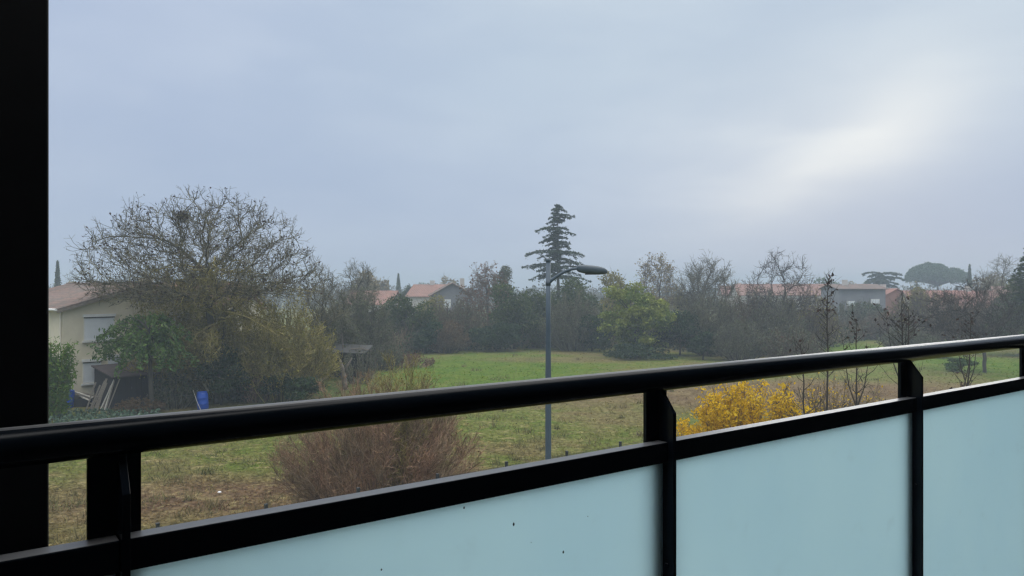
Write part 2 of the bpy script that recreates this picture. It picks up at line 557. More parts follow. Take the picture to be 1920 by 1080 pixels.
# colours of the meadow by place: one node group shared by the soil and by the grass growing on it
def meadow_group():
    g = bpy.data.node_groups.new('meadow_colour', 'ShaderNodeTree')
    g.interface.new_socket('Color', in_out='OUTPUT', socket_type='NodeSocketColor')
    k = NT(g)
    out = k.n('NodeGroupOutput')
    geo = k.n('ShaderNodeNewGeometry')
    P = geo.outputs['Position']

    def spot(cx, cy, rx, ry, soft=0.5):
        v = k.vmath('MULTIPLY', k.vmath('SUBTRACT', P, (cx, cy, 0)), (1 / rx, 1 / ry, 0))
        L = k.vmath('LENGTH', v, out=1)
        L = k.math('ADD', L, k.math('MULTIPLY', k.math('SUBTRACT', k.noise(P, 0.35, 4, 0.65), 0.5), 0.9))
        return k.ramp(L, 1 - soft, 1 + soft, 1, 0)
    big = k.noise(P, 0.16, 4, 0.6, 0.4)
    mid = k.noise(P, 0.7, 5, 0.65, 0.6)
    fine = k.noise(P, 5.0, 4, 0.7)
    green = k.mix(k.ramp(mid, 0.35, 0.66), (0.110, 0.155, 0.022), (0.158, 0.168, 0.042))
    dry = k.mix(k.ramp(mid, 0.35, 0.65), (0.215, 0.180, 0.075), (0.165, 0.118, 0.058))
    brown = k.mix(k.ramp(mid, 0.40, 0.62), (0.150, 0.094, 0.054), (0.210, 0.150, 0.080))
    c = k.mix(k.ramp(big, 0.42, 0.60, 0, 0.75), green, dry)
    lush = k.mix(k.ramp(mid, 0.35, 0.65), (0.070, 0.145, 0.008), (0.118, 0.172, 0.014))
    c = k.mix(spot(-1.5, 58, 9.5, 13, 0.45), c, lush)
    c = k.mix(k.math('MULTIPLY', spot(4, 66, 7, 2.6, 0.5), 0.6), c, brown)
    c = k.mix(spot(-19, 47, 9, 6, 0.4), c, (0.050, 0.105, 0.018))
    c = k.mix(spot(-8.5, 22.5, 6.5, 2.6, 0.55), c, brown)
    c = k.mix(k.math('MULTIPLY', spot(-9, 17.5, 6, 1.6, 0.6), 0.8), c, brown)
    c = k.mix(k.math('MULTIPLY', spot(-1.5, 24, 4, 2.5, 0.6), 0.5), c, brown)
    c = k.mix(k.math('MULTIPLY', spot(19, 44, 16, 7, 0.45), 0.9), c, brown)
    c = k.mix(spot(34, 76, 8, 15, 0.5), c, lush)
    c = k.mix(spot(40, 60, 6, 10, 0.5), c, lush)
    straw = k.noise(k.vmath('MULTIPLY', P, (1.0, 1.6, 1.0)), 1.5, 5, 0.72, 0.8)
    near = k.ramp(k.vmath('LENGTH', k.vmath('MULTIPLY', P, (0.5, 1, 0)), out=1), 26, 48, 1.0, 0.35)
    c = k.mix(k.math('MULTIPLY', k.ramp(straw, 0.50, 0.68), near), c, (0.300, 0.245, 0.115))
    c = k.mix(k.math('MULTIPLY', k.ramp(straw, 0.46, 0.32), k.math('MULTIPLY', near, 0.55)), c, (0.085, 0.070, 0.036))
    c = k.mix(1.0, c, k.mix(k.ramp(fine, 0.3, 0.7), (0.62, 0.62, 0.62), (1.35, 1.35, 1.33)), 'MULTIPLY')
    g.links.new(c, out.inputs[0])
    return g


MG = meadow_group()


def mat_meadow(name, gain, blades):
    m, k, p, out = principled(name)
    gn = k.n('ShaderNodeGroup')
    gn.node_tree = MG
    c = gn.outputs[0]
    geo = k.n('ShaderNodeNewGeometry')
    if blades:
        r = geo.outputs['Random Per Island']
        c = k.mix(1.0, c, k.mix(r, (0.75 * gain, 0.75 * gain, 0.75 * gain), (1.3 * gain, 1.28 * gain, 1.15 * gain)), 'MULTIPLY')
    else:
        c = k.mix(1.0, c, (gain, gain, gain), 'MULTIPLY')
        b = k.n('ShaderNodeBump')
        b.inputs['Strength'].default_value = 0.9
        b.inputs['Distance'].default_value = 0.15
        k.put(b.inputs['Height'], k.noise(geo.outputs['Position'], 4.0, 6, 0.7))
        k.t.links.new(b.outputs[0], p.inputs['Normal'])
    k.put(p.inputs['Base Color'], c)
    p.inputs['Roughness'].default_value = 0.95
    p.inputs['Specular IOR Level'].default_value = 0.1
    if blades:
        tr = k.n('ShaderNodeBsdfTranslucent')
        k.put(tr.inputs[0], c)
        mx = k.n('ShaderNodeMixShader')
        mx.inputs[0].default_value = 0.5
        k.t.links.new(p.outputs[0], mx.inputs[1])
        k.t.links.new(tr.outputs[0], mx.inputs[2])
        k.t.links.new(mx.outputs[0], out.inputs[0])
    return m


M['ground'] = mat_meadow('meadow_soil', 0.86, False)
M['grass'] = mat_meadow('meadow_blades', 1.05, True)

# ---------------------------------------------------------------- ground
MB().add([(-800, -60, 0), (800, -60, 0), (800, 900, 0), (-800, 900, 0)], [(0, 1, 2, 3)]).build('ground', M['ground'])['kind'] = 'structure'


def grass():
    rng = np.random.default_rng(5)
    n = 170000
    # short flattened blades, more and smaller nearby
    u = rng.uniform(0, 1, n)
    Y = 1.0 / (1 / 15.0 + u * (1 / 84.0 - 1 / 15.0))
    Xp = rng.uniform(-0.68, 0.72, n) * Y
    keep = ~((Xp < -17) & (Y > 37))
    P = np.stack([Xp, Y, np.zeros(n)], axis=1)[keep]
    clump = (np.sin(P[:, 0] * 1.7 + np.sin(P[:, 1] * .9) * 2) + np.sin(P[:, 1] * 2.1 + P[:, 0] * .6)) * .25 + .5
    P = P[rng.uniform(0, 1, len(P)) < 0.45 + 0.55 * clump]
    n = len(P)
    L = rng.uniform(0.07, 0.20, n) * (0.7 + P[:, 1] / 60)
    a = rng.uniform(0, 6.283, n)
    el = rng.uniform(0.10, 0.55, n)
    dx, dy = np.cos(a), np.sin(a)
    w = rng.uniform(0.010, 0.022, n) * (0.5 + P[:, 1] / 28)
    V = np.empty((n, 3, 3))
    V[:, 0] = P + np.stack([-dy * w, dx * w, np.full(n, .004)], 1)
    V[:, 1] = P + np.stack([dy * w, -dx * w, np.full(n, .004)], 1)
    V[:, 2] = P + np.stack([dx * L * np.cos(el), dy * L * np.cos(el), L * np.sin(el)], 1)
    MB().add(V.reshape(-1, 3), np.arange(3 * n).reshape(n, 3)).build('grass', M['grass'])['kind'] = 'stuff'

    # taller weeds in loose drifts
    rng = np.random.default_rng(8)
    c = np.stack([rng.uniform(-.66, .7, 520), 1.0 / (1 / 15.5 + rng.uniform(0, 1, 520) * (1 / 72.0 - 1 / 15.5))], 1)
    c[:, 0] *= c[:, 1]
    c = c[~((c[:, 0] < -15) & (c[:, 1] > 36))]
    m = 26
    B = np.repeat(c, m, 0) + rng.normal(0, .16, (len(c) * m, 2)) * np.repeat(rng.uniform(.5, 2.2, (len(c), 1)), m, 0)
    h = rng.uniform(.08, .30, len(B)) * np.repeat(rng.uniform(.5, 1.3, len(c)), m)
    P0 = np.concatenate([B, np.zeros((len(B), 1))], 1)
    P1 = P0 + np.stack([rng.normal(0, .4, len(B)) * h, rng.normal(0, .4, len(B)) * h, h], 1)
    o = MB().sticks(P0, P1, .006 + B[:, 1] * .00022, .002)
    o = o.build('weeds', M['weed'])
    o['kind'] = 'stuff'


grass()

# ---------------------------------------------------------------- balcony: slab, wall, ceiling, pillar, railing
# rail frame: local x runs along the railing, local y points out of the balcony, origin under the camera
RAIL_A = math.atan2(0.588, 0.809)
PR = 1.35                      # camera to railing, metres
FLOOR_Z = EYE - 1.42


def railing():
    root = empty('balcony_railing', (0, 0, FLOOR_Z), RAIL_A)
    tag(root, 'anthracite metal balcony railing with round handrail and frosted teal glass panels', 'railing')
    zt = EYE - FLOOR_Z          # eye level in local z
    s_posts = [-1.175, 0.184, 1.450, 2.772, 3.868, 5.20]
    # handrail
    hr = MB()
    n = 2
    hr.tube([(-2.2, PR, zt - 0.241), (6.6, PR, zt - 0.241)], 0.0305, 32)
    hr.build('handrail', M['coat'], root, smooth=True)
    web_t = 0.012
    for s in s_posts:
        fl = MB().box((s - 0.039, PR - 0.002, -0.15), (s + 0.039, PR + 0.010, zt - 0.262))
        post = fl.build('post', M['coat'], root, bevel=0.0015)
        zr = zt - 0.266
        wb = MB()
        prof = [(PR - 0.004, -0.15), (PR - 0.056, -0.15), (PR - 0.056, zr - 0.058), (PR - 0.012, zr), (PR - 0.004, zr)]
        mm = Matrix(((0, 1, 0, s + 0.009), (1, 0, 0, 0), (0, 0, 1, 0), (0, 0, 0, 1)))
        wb.prism(prof, -web_t / 2, web_t / 2, mm)
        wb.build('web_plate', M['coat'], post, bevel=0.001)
        for zz in (0.05, zt - 0.72):
            bm_ = Matrix.Translation((s + 0.009 - web_t / 2, PR - 0.035, zz)) @ Matrix.Rotation(R(-90), 4, 'Y')
            MB().lathe([(0.007, -0.001), (0.007, 0.004), (0.004, 0.006)], 10, bm_).build('bolt', M['coat'], post)
    for a, b in zip([-2.2] + s_posts, s_posts + [6.6]):
        x0, x1 = a + 0.0155, b + 0.0025
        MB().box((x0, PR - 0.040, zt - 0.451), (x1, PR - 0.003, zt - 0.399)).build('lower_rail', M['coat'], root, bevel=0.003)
        gl = MB().box((x0 + 0.004, PR - 0.024, 0.06), (x1 - 0.004, PR - 0.014, zt - 0.449)).build('glass_panel', M['frosted'], root)
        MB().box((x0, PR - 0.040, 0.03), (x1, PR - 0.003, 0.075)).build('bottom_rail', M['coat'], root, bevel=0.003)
        if a == 0.184:
            # grains of dirt on the pane
            rng = random.Random(2)
            for (px, py) in ((963, 983), (996, 1017), (1056, 1035), (1102, 968), (715, 1068), (870, 952)):
                tx = (px - 960) / F
                ca, sa = math.cos(RAIL_A), math.sin(RAIL_A)
                p = PR - 0.024
                s = p * (tx * ca + sa) / (ca - tx * sa)
                Yd = p * ca + s * sa
                z = zt - (py - 540) / F * Yd
                r = rng.uniform(0.0012, 0.0026) if px < 1060 else 0.001
                q = Matrix.Translation((s, p - 0.0004, z)) @ Matrix.Diagonal((r, r * .5, r * rng.uniform(.8, 1.6), 1))
                MB().lathe([(0.3, -1), (.9, -.5), (1, 0), (.8, .6), (.3, 1)], 7, q).build('dirt_speck', M['dark_gap'], gl)
    return root


railing()


def building():
    A = Matrix.Rotation(RAIL_A, 4, 'Z')
    # dark cladding pillar just outside the railing
    o = MB().box((-0.42, PR + 0.065, 0), (0.098, PR + 0.40, 9.4)).build('facade_pillar', M['pillar'], bevel=0.004)
    o.rotation_euler = (0, 0, RAIL_A)
    tag(o, 'tall black facade pillar behind the end of the balcony railing', 'pillar')
    o = MB().box((-2.4, -0.7, FLOOR_Z - 0.22), (7.0, PR + 0.045, FLOOR_Z - 0.16)).box((-2.4, -0.7, FLOOR_Z - 0.16), (7.0, PR - 0.075, FLOOR_Z)).build('floor', M['screed'])
    o.rotation_euler = (0, 0, RAIL_A)
    o['kind'] = 'structure'
    o = MB().box((-2.4, -1.1, 0), (7.0, -0.70, 9.4)).build('wall_back', M['dark_wall'])
    o.rotation_euler = (0, 0, RAIL_A)
    o['kind'] = 'structure'
    o = MB().box((-2.4, -0.70, FLOOR_Z + 2.55), (7.0, 1.02, FLOOR_Z + 2.8)).build('ceiling', M['dark_wall'])
    o.rotation_euler = (0, 0, RAIL_A)
    o['kind'] = 'structure'
    o = MB().box((6.72, -0.70, FLOOR_Z - .15), (6.92, PR + .05, FLOOR_Z + 2.54)).build('wall_end_blocker', M['dark_wall'])  # unseen end wall, added so the handrail reflects dark instead of sky
    o.rotation_euler = (0, 0, RAIL_A)
    o['kind'] = 'structure'
    o = MB().box((-2.45, -0.70, FLOOR_Z - .2), (-2.41, PR + .3, FLOOR_Z + 2.55)).build('wall_side', M['dark_wall'])
    o.rotation_euler = (0, 0, RAIL_A)
    o['kind'] = 'structure'


building()


# ---------------------------------------------------------------- street lamp
def lamp():
    Y = 15.0
    xb = X(1028, Y)
    root = empty('street_lamp', (xb, Y, 0))
    tag(root, 'slim grey blue street lamp with one curved arm standing in front of the meadow', 'street lamp')
    zt = Z(490, Y)
    pole = MB().lathe([(0.11, 0), (0.11, 0.02), (0.072, 0.03), (0.070, 1.2), (0.060, 1.24), (0.060, 4.6), (0.048, 5.6), (0.046, zt)], 20).build('pole', M['lamp_paint'], root, smooth=True)
    MB().lathe([(0.048, zt - .02), (0.056, zt), (0.058, zt + .03), (0.045, zt + .055), (0.015, zt + .065)], 16).build('finial', M['lamp_head'], pole, smooth=True)
    z0 = Z(530, Y)
    arm = []
    for i in range(13):
        t = i / 12
        ang = t * R(78)
        arm.append((0.02 + 0.57 * t, -0.02 * t, z0 + 0.285 * math.sin(t * math.pi / 2) ** .9))
    MB().tube(arm, [0.034 - 0.006 * i / 12 for i in range(13)], 14).build('arm', M['lamp_paint'], root, smooth=True)
    MB().lathe([(0.052, z0 - .06), (0.052, z0 + .05)], 16).build('collar', M['lamp_head'], root, smooth=True)
    # head: a flat oval housing, square at the arm, rounded nose
    hx, hz = arm[-1][0], arm[-1][2]
    secs = [(-0.01, .045, .035, -.035), (0.03, .075, .058, -.055), (0.15, .115, .062, -.075), (0.30, .135, .055, -.085), (0.44, .125, .040, -.090), (0.54, .095, .018, -.085), (0.60, .05, -.015, -.072), (0.615, .02, -.035, -.062)]
    vs, fs = [], []
    K = 16
    for (dx, w, top, bot) in secs:
        zc, hh = (top + bot) / 2, (top - bot) / 2
        for s in range(K):
            q = 2 * math.pi * s / K
            cy, cz = math.cos(q), math.sin(q)
            e = 0.65
            vs.append((hx + dx, w * math.copysign(abs(cy) ** e, cy), hz + zc + hh * 1.3 * math.copysign(abs(cz) ** e, cz) - dx * 0.03))
    for i in range(len(secs) - 1):
        for s in range(K):
            s2 = (s + 1) % K
            fs.append((i * K + s, i * K + s2, (i + 1) * K + s2, (i + 1) * K + s))
    hd = MB().add(vs, fs)
    hd.f.append([tuple(range(K - 1, -1, -1)), tuple((len(secs) - 1) * K + s for s in range(K))])
    head = hd.build('lamp_head', M['lamp_head'], root, smooth=True)
    MB().box((hx + .16, -.09, hz - .122), (hx + .46, .09, hz - .100)).build('lens', M['dark_gap'], head, bevel=.004)


lamp()


# ---------------------------------------------------------------- fence below the balcony
def fence():
    p0 = Vector((-6.9, 14.4, 0))
    ang = math.atan2(7.7, 10.2)
    root = empty('mesh_fence', p0, ang)
    tag(root, 'dark welded mesh fence with capped posts between balcony and meadow', 'fence')
    sp = 2.115
    for i in range(-3, 13):
        x = i * sp
        post = MB().box((x - .03, -.03, 0), (x + .03, .03, 1.80)).build('post', M['fence_metal'], root)
        MB().box((x - .034, -.034, 1.80), (x + .034, .034, 1.825)).build('cap', M['fence_metal'], post)
        pn = MB()
        n = 42
        xs = np.linspace(x + .05, x + sp - .05, n)
        pn.sticks([(q, 0, .05) for q in xs], [(q, 0, 1.74) for q in xs], .003, .003, 4)
        zs = [.08, .3, .5, .7, .9, 1.1, 1.3, 1.5, 1.71]
        pn.sticks([(x + .03, 0.006, z) for z in zs], [(x + sp - .03, 0.006, z) for z in zs], .004, .004, 4)
        pn.build('mesh_panel', M['fence_metal'], root)


fence()


# ---------------------------------------------------------------- houses
def roof_sheet(mb, a, b, c, d, period=0.22, amp=0.03, th=0.1):
    """wavy tiled sheet: a-b along the eave, d-c along the ridge; gets a flat underside"""
    a, b, c, d = (Vector(p) for p in (a, b, c, d))
    L = (b - a).length
    n = max(8, min(240, int(L / period) * 4))
    rows = 2
    nv = (b - a).cross(d - a).normalized()
    if nv.z < 0:
        nv = -nv
    vs, fs = [], []
    for i in range(n + 1):
        t = i / n
        o = nv * (amp * math.sin(2 * math.pi * t * L / period))
        e, r = a.lerp(b, t), d.lerp(c, t)
        vs += [tuple(e + o), tuple(r + o), tuple(e - nv * th), tuple(r - nv * th)]
    for i in range(n):
        k = i * 4
        fs += [(k, k + 4, k + 5, k + 1), (k + 2, k + 3, k + 7, k + 6), (k, k + 2, k + 6, k + 4), (k + 1, k + 5, k + 7, k + 3)]
    m = n * 4
    fs += [(0, 1, 3, 2), (m, m + 2, m + 3, m + 1)]
    mb.add(vs, fs)


def shutter_window(root, x0, x1, z0, z1, wallmat=None):
    """roller-shuttered window in the wall y = 0 that faces -y"""
    fr = MB()
    t = .06
    fr.box((x0, -.03, z0), (x0 + t, .02, z1)).box((x1 - t, -.03, z0), (x1, .02, z1)).box((x0 + t, -.03, z1 - t), (x1 - t, .02, z1)).box((x0 + t, -.03, z0), (x1 - t, .02, z0 + t))
    w = fr.build('window', M['white_trim'], root)
    sh = MB()
    z = z0 + t
    while z < z1 - t - .01:
        zz = min(z + .055, z1 - t)
        sh.prism([(x0 + t, z), (x1 - t, z), (x1 - t, zz - .006), (x0 + t, zz - .006)], -.018, .012)
        z = zz
    sh.build('shutter', M['white_pvc'], w)
    MB().box((x0 - .08, -.14, z0 - .10), (x1 + .08, .02, z0 - .01)).build('sill', M['white_trim'], w)
    MB().box((x0 - .05, -.10, z1 + .01), (x1 + .05, .02, z1 + .16)).build('shutter_box', M['white_trim'], w)
    MB().box((x0, -.06, z1 - .05), (x1, -.032, z1 + .008)).build('slot', M['dark_gap'], w)


def cream_house():
    ang = math.atan2(.777, .63)
    Yc = 39.5
    root = empty('cream_house', (X(117, Yc), Yc, 0), ang)
    tag(root, 'two storey cream rendered house with closed roller shutters and weathered tile roof', 'house')
    W, D, ze, zr = 8.6, 11.0, 5.28, 6.55
    wl = MB()
    wl.prism([(0, 0), (W, 0), (W, ze), (W / 2, zr), (0, ze)], 0, D)
    wl.build('wall', M['plaster'], root)
    ov = .35
    rs = MB()
    sl = (zr - ze) / (W / 2)
    roof_sheet(rs, (-ov, -.28, ze - ov * sl + .12), (-ov, D + .2, ze - ov * sl + .12), (W / 2, D + .2, zr + .12), (W / 2, -.28, zr + .12))
    roof_sheet(rs, (W + ov, -.28, ze - ov * sl + .12), (W + ov, D + .2, ze - ov * sl + .12), (W / 2, D + .2, zr + .12), (W / 2, -.28, zr + .12))
    rf = rs.build('roof', M['tiles_old'], root)
    MB().tube([(W / 2, -.30, zr + .13), (W / 2, D + .2, zr + .13)], .085, 8).build('ridge_tiles', M['tiles_old'], rf)
    MB().box((6.2, 4.2, 5.6), (6.8, 5.0, 7.05)).build('chimney', M['plaster_light'], rf)
    MB().tube([(-ov - .05, -.26, ze - .04), (-ov - .05, D, ze - .04)], .07, 8).build('gutter', M['white_trim'], root)
    MB().tube([(-.06, .10, .05), (-.06, .10, ze - .15)], .045, 8).build('downpipe', M['plaster_light'], root)
    # verge boards along the gable
    vb = MB()
    for sx in (0, 1):
        xa, xb = (-ov, W / 2) if sx == 0 else (W + ov, W / 2)
        za, zb = ze - ov * sl, zr
        M_ = None
        vb.prism([(xa, za - .10), (xb, zb - .10), (xb, zb + .04), (xa, za + .04)], -.30, -.283)
    vb.build('verge_board', M['plank'], root)
    shutter_window(root, 1.05, 2.65, 3.52, 4.80)
    shutter_window(root, 1.00, 1.95, 1.20, 2.35)
    shutter_window(root, 2.30, 3.10, 1.20, 2.50)
    shutter_window(root, 5.6, 6.9, 3.52, 4.80)


cream_house()


def far_house(name, label, px, Y, rot, W, D, ze, zr, wall, roof, windows=(), chimney=None, group=None):
    """gabled house, gable wall facing local -y when rot = 0; (px, Y) is the middle of that wall"""
    root = empty(name, (X(px, Y), Y, 0), R(rot))
    tag(root, label, 'house', group)
    MB().prism([(-W / 2, 0), (W / 2, 0), (W / 2, ze), (0, zr), (-W / 2, ze)], 0, D).build('wall', wall, root)
    rs = MB()
    ov, sl = .4, (zr - ze) / (W / 2)
    for s in (-1, 1):
        roof_sheet(rs, (s * (W / 2 + ov), -.35, ze - ov * sl + .14), (s * (W / 2 + ov), D + .35, ze - ov * sl + .14), (0, D + .35, zr + .14), (0, -.35, zr + .14), .3, .04)
    rf = rs.build('roof', roof, root)
    if chimney:
        cx, cy = chimney
        MB().box((cx - .3, cy - .35, zr - 1), (cx + .3, cy + .35, zr + .8)).build('chimney', M['white_wall'], rf)
    for (face, a, b, z0, z1, white) in windows:
        m = MB()
        pn = MB()
        if face == 'gable':
            m.box((a, -.05, z0), (b, .02, z1))
            pn.box((a + .1, -.07, z0 + .1), (b - .1, -.052, z1 - .1))
        elif face == 'left':
            m.box((-W / 2 - .05, a, z0), (-W / 2 + .02, b, z1))
            pn.box((-W / 2 - .07, a + .1, z0 + .1), (-W / 2 - .052, b - .1, z1 - .1))
        else:
            m.box((W / 2 - .02, a, z0), (W / 2 + .05, b, z1))
            pn.box((W / 2 + .052, a + .1, z0 + .1), (W / 2 + .07, b - .1, z1 - .1))
        w = m.build('window', M['white_trim'], root)
        pn.build('shutter' if white else 'pane', M['white_pvc'] if white else M['dark_gap'], w)
    return root


far_house('pink_roofed_house', 'pink tiled house seen between the two trunks of the bare walnut tree', 452, 60, 82, 7, 7, 4.7, 6.7, M['plaster'], M['tiles_pink'], [('left', 2, 3.2, 2.2, 3.4, True)])
far_house('red_roofed_bungalow', 'low bungalow with bright red tile roof left of the dome shaped evergreen', 742, 105, 84, 7, 6, 4.2, 5.9, M['white_wall'], M['tiles_red'], [('left', 2, 3.2, 2, 3.2, False)])
far_house('orange_roofed_house', 'house with orange roof just left of the grey gabled house', 842, 128, 80, 9, 6, 5.0, 6.9, M['white_wall'], M['tiles_red'], [('left', 3, 4.2, 2.4, 3.6, False)], (0, 3))
far_house('grey_gabled_house', 'grey rendered house whose wide gable faces the meadow', 848, 104, 8, 5.6, 9, 5.4, 7.0, M['grey_wall'], M['tiles_old'], [('gable', -1.2, -.2, 3.6, 4.8, True), ('gable', .9, 1.8, 3.6, 4.8, False)], (1.6, 3))
far_house('long_red_roofed_house', 'long low house with dull red roof behind the bare forked tree', 1568, 150, 84, 9, 20, 5.0, 7.1, M['white_wall'], M['tiles_red'], [('left', 4, 5.4, 2, 3.4, True), ('left', 10, 11.4, 2, 3.4, True)], (0, 8))
far_house('dark_slate_house', 'dark grey two storey house with white window shutters behind the tallest sapling', 1640, 118, 86, 8, 7, 6.2, 6.9, M['grey_wall'], M['tiles_old'], [('left', .9, 2.2, 4.0, 4.7, True), ('left', 4.6, 5.8, 3.6, 4.4, True), ('left', 2.8, 3.8, 1.2, 2.3, False)], (-1, 5))
far_house('salmon_house', 'salmon pink house with narrow gable beside the dark grey house', 1680, 116, 16, 5.4, 9, 5.0, 6.2, M['pink_wall'], M['tiles_pink'], [('gable', .6, 1.5, 3.2, 4.3, False)], (1.2, 4))
far_house('brick_tiled_house', 'low pink tiled house under the umbrella pine', 1868, 112, 82, 9, 13, 3.4, 5.9, M['plaster'], M['tiles_pink'], [('left', 4, 5.4, 1.2, 2.4, True)], (0, 4))
far_house('terracotta_house', 'small terracotta roofed house half hidden behind the bare trunk near the dark conifer', 1960, 135, 80, 8, 9, 4.6, 6.6, M['white_wall'], M['tiles_red'], [], None)
far_house('tile_roofed_cottage', 'far cottage roof between the tan birch and bare twiggy tree', 1430, 165, 82, 8, 9, 4.8, 6.8, M['white_wall'], M['tiles_pink'], [], (0, 5))


# ---------------------------------------------------------------- trees
def colonize(rng, attract, trunk_pts, step, infl, kill, iters=90, jit=0.18, up=0.05, maxkids=3):
    """space colonisation: returns node positions and parents"""
    pos = [Vector(p) for p in trunk_pts[0]]
    par = [-1] + list(range(len(trunk_pts[0]) - 1))
    for extra, joint in trunk_pts[1:]:
        last = joint
        for p in extra:
            pos.append(Vector(p))
            par.append(last)
            last = len(pos) - 1
    A = [Vector(a) for a in attract]
    alive = list(range(len(A)))
    kids = {}
    fails = 0
    for it in range(iters):
        kd = kdtree.KDTree(len(pos))
        for i, p in enumerate(pos):
            kd.insert(p, i)
        kd.balance()
        acc = {}
        left = []
        for ai in alive:
            co, idx, dist = kd.find(A[ai])
            if dist < kill:
                continue
            left.append(ai)
            if dist < infl:
                acc.setdefault(idx, Vector()).__iadd__((A[ai] - co).normalized())
        alive = left
        if not acc:
            break
        grown = 0
        for idx, d in acc.items():
            if kids.get(idx, 0) >= maxkids:
                continue
            if d.length < 1e-4:
                continue
            d = d.normalized() + Vector(rng.normal(0, jit, 3).tolist()) + Vector((0, 0, up))
            d.normalize()
            pos.append(pos[idx] + d * step)
            par.append(idx)
            kids[idx] = kids.get(idx, 0) + 1
            grown += 1
        if not grown:
            break
    return pos, par


def tree_mesh(pos, par, r_tip, n_exp=2.2, rmax=None):
    """tubes for the skeleton: thick chains (limbs) and thin ones (twigs) kept apart"""
    n = len(pos)
    kids = [[] for _ in range(n)]
    for i, p in enumerate(par):
        if p >= 0:
            kids[p].append(i)
    rad = [0.0] * n
    for i in reversed(range(n)):
        if not kids[i]:
            rad[i] = r_tip
        else:
            rad[i] = sum(rad[c] ** n_exp for c in kids[i]) ** (1 / n_exp)
    if rmax:
        s = rmax / max(rad)
        if s < 1:
            e = math.log(rmax / r_tip) / math.log(max(rad) / r_tip)
            rad = [r_tip * (r / r_tip) ** e for r in rad]
    thick, thin = MB(), MB()
    stack = [0]
    starts = [(0, None)]
    while starts:
        s, p = starts.pop()
        chain = ([p] if p is not None else []) + [s]
        cur = s
        while kids[cur]:
            ks = sorted(kids[cur], key=lambda c: -rad[c])
            for o in ks[1:]:
                starts.append((o, cur))
            cur = ks[0]
            chain.append(cur)
        pts = [pos[i] for i in chain]
        rr = [rad[i] for i in chain]
        if p is not None:
            rr[0] = min(rr[0], rr[1] * 1.15)
        if len(pts) < 2:
            continue
        big = rr[0] > 0.05
        (thick if big else thin).tube(pts, rr, 8 if rr[0] > .12 else 5 if big else 3, cap=False)
    return thick, thin, rad, kids


def add_twigs(thin, rng, pos, par, rad, rlim, count, length, r, up=0.35, sub=2):
    idx = [i for i in range(len(pos)) if rad[i] < rlim and par[i] >= 0]
    P = np.array([tuple(pos[i]) for i in idx])
    D = np.array([tuple((pos[i] - pos[par[i]]).normalized()) for i in idx])
    sel = rng.integers(0, len(P), count)
    p0, d0 = P[sel], D[sel]
    d = d0 * .7 + rng.normal(0, .55, (count, 3)) + np.array([0, 0, up])
    d /= np.linalg.norm(d, axis=1, keepdims=True)
    L = length * rng.uniform(.4, 1.2, count)[:, None]
    mid = p0 + d * L * .5
    d2 = d + rng.normal(0, .25, (count, 3)) + np.array([0, 0, up * .6])
    d2 /= np.linalg.norm(d2, axis=1, keepdims=True)
    tip = mid + d2 * L * .5
    thin.sticks(p0, mid, r, r * .85)
    thin.sticks(mid, tip, r * .85, r * .5)
    tips = [tip]
    for _ in range(sub):
        d3 = d2 * .6 + rng.normal(0, .6, (count, 3))
        d3 /= np.linalg.norm(d3, axis=1, keepdims=True)
        st = mid * rng.uniform(.2, 1, (count, 1))
        q = rng.uniform(.1, .9, (count, 1))
        st = mid * (1 - q) + tip * q
        e = st + d3 * L * .35
        thin.sticks(st, e, r * .75, r * .45)
        tips.append(e)
    return np.concatenate(tips)


def dome_points(rng, n, c, r, lower=0.3, shell=0.35):
    """points in an ellipsoid, flattened below the centre, denser towards the shell"""
    d = rng.normal(size=(n, 3))
    d /= np.linalg.norm(d, axis=1, keepdims=True)
    rr = rng.uniform(shell ** 3, 1, n) ** (1 / 3)
    p = d * rr[:, None]
    p[:, 2] = np.where(p[:, 2] < 0, p[:, 2] * lower, p[:, 2])
    return p * np.array(r) + np.array(c)


def bare_tree(name, label, px, Y, w_px, ytop, ybase, seed, natt=700, trunk_r=.25, twigs=1800, tw_len=.9, tw_r=.014, mat='twig_grey', bark='bark', lean=0.0, depth=0.8, step=None, fork=None, group=None, leaf=None, nleaf=0, leafsize=.06, shell=.3, cat='tree', off=0.0, lower=.3, jit=.18):
    rng = np.random.default_rng(seed)
    W = w_px / F * Y / 2
    zt, zb = Z(ytop, Y), Z(ybase, Y)
    root = empty(name, (X(px, Y), Y, 0))
    tag(root, label, cat, group)
    cz = zb + (zt - zb) * .12
    lc = off * W
    att = dome_points(rng, natt, (lean + lc, 0, cz), (W, W * depth, zt - cz), lower, shell)
    step = step or W / 14
    tr = []
    hz = max(zb * .8, 1.0)
    m = max(4, int(hz / step))
    for i in range(m + 1):
        t = i / m
        tr.append((lean * t ** 1.5 + rng.normal(0, .03), rng.normal(0, .03), hz * t))
    if fork:
        paths = [tr]
        for (fx, fy, fz, fi) in fork:
            j = int(m * fi)
            b = Vector(tr[j])
            e = Vector((fx, fy, fz))
            q = max(3, int((e - b).length / step))
            paths.append(([b.lerp(e, (s + 1) / q) + Vector((0, 0, .12 * math.sin(math.pi * (s + 1) / q))) for s in range(q)], j))
        pos, par = colonize(rng, att, paths, step, W * 1.2, step * 1.6, jit=jit)
    else:
        pos, par = colonize(rng, att, [tr], step, W * 1.6, step * 1.6, jit=jit)
    thick, thin, rad, kids = tree_mesh(pos, par, tw_r * 1.1, 2.2, trunk_r)
    tips = add_twigs(thin, rng, pos, par, rad, trunk_r * .28, twigs, tw_len, tw_r)
    if thick.n:
        thick.build('trunk', M[bark], root, smooth=True)
    cr = thin.build('crown', M[mat], root)
    if leaf:
        sel = rng.integers(0, len(tips), nleaf)
        MB().leaves(tips[sel] + rng.normal(0, .06, (nleaf, 3)), leafsize, rng, .55).build('leaves', M[leaf], cr)
    return root, tips


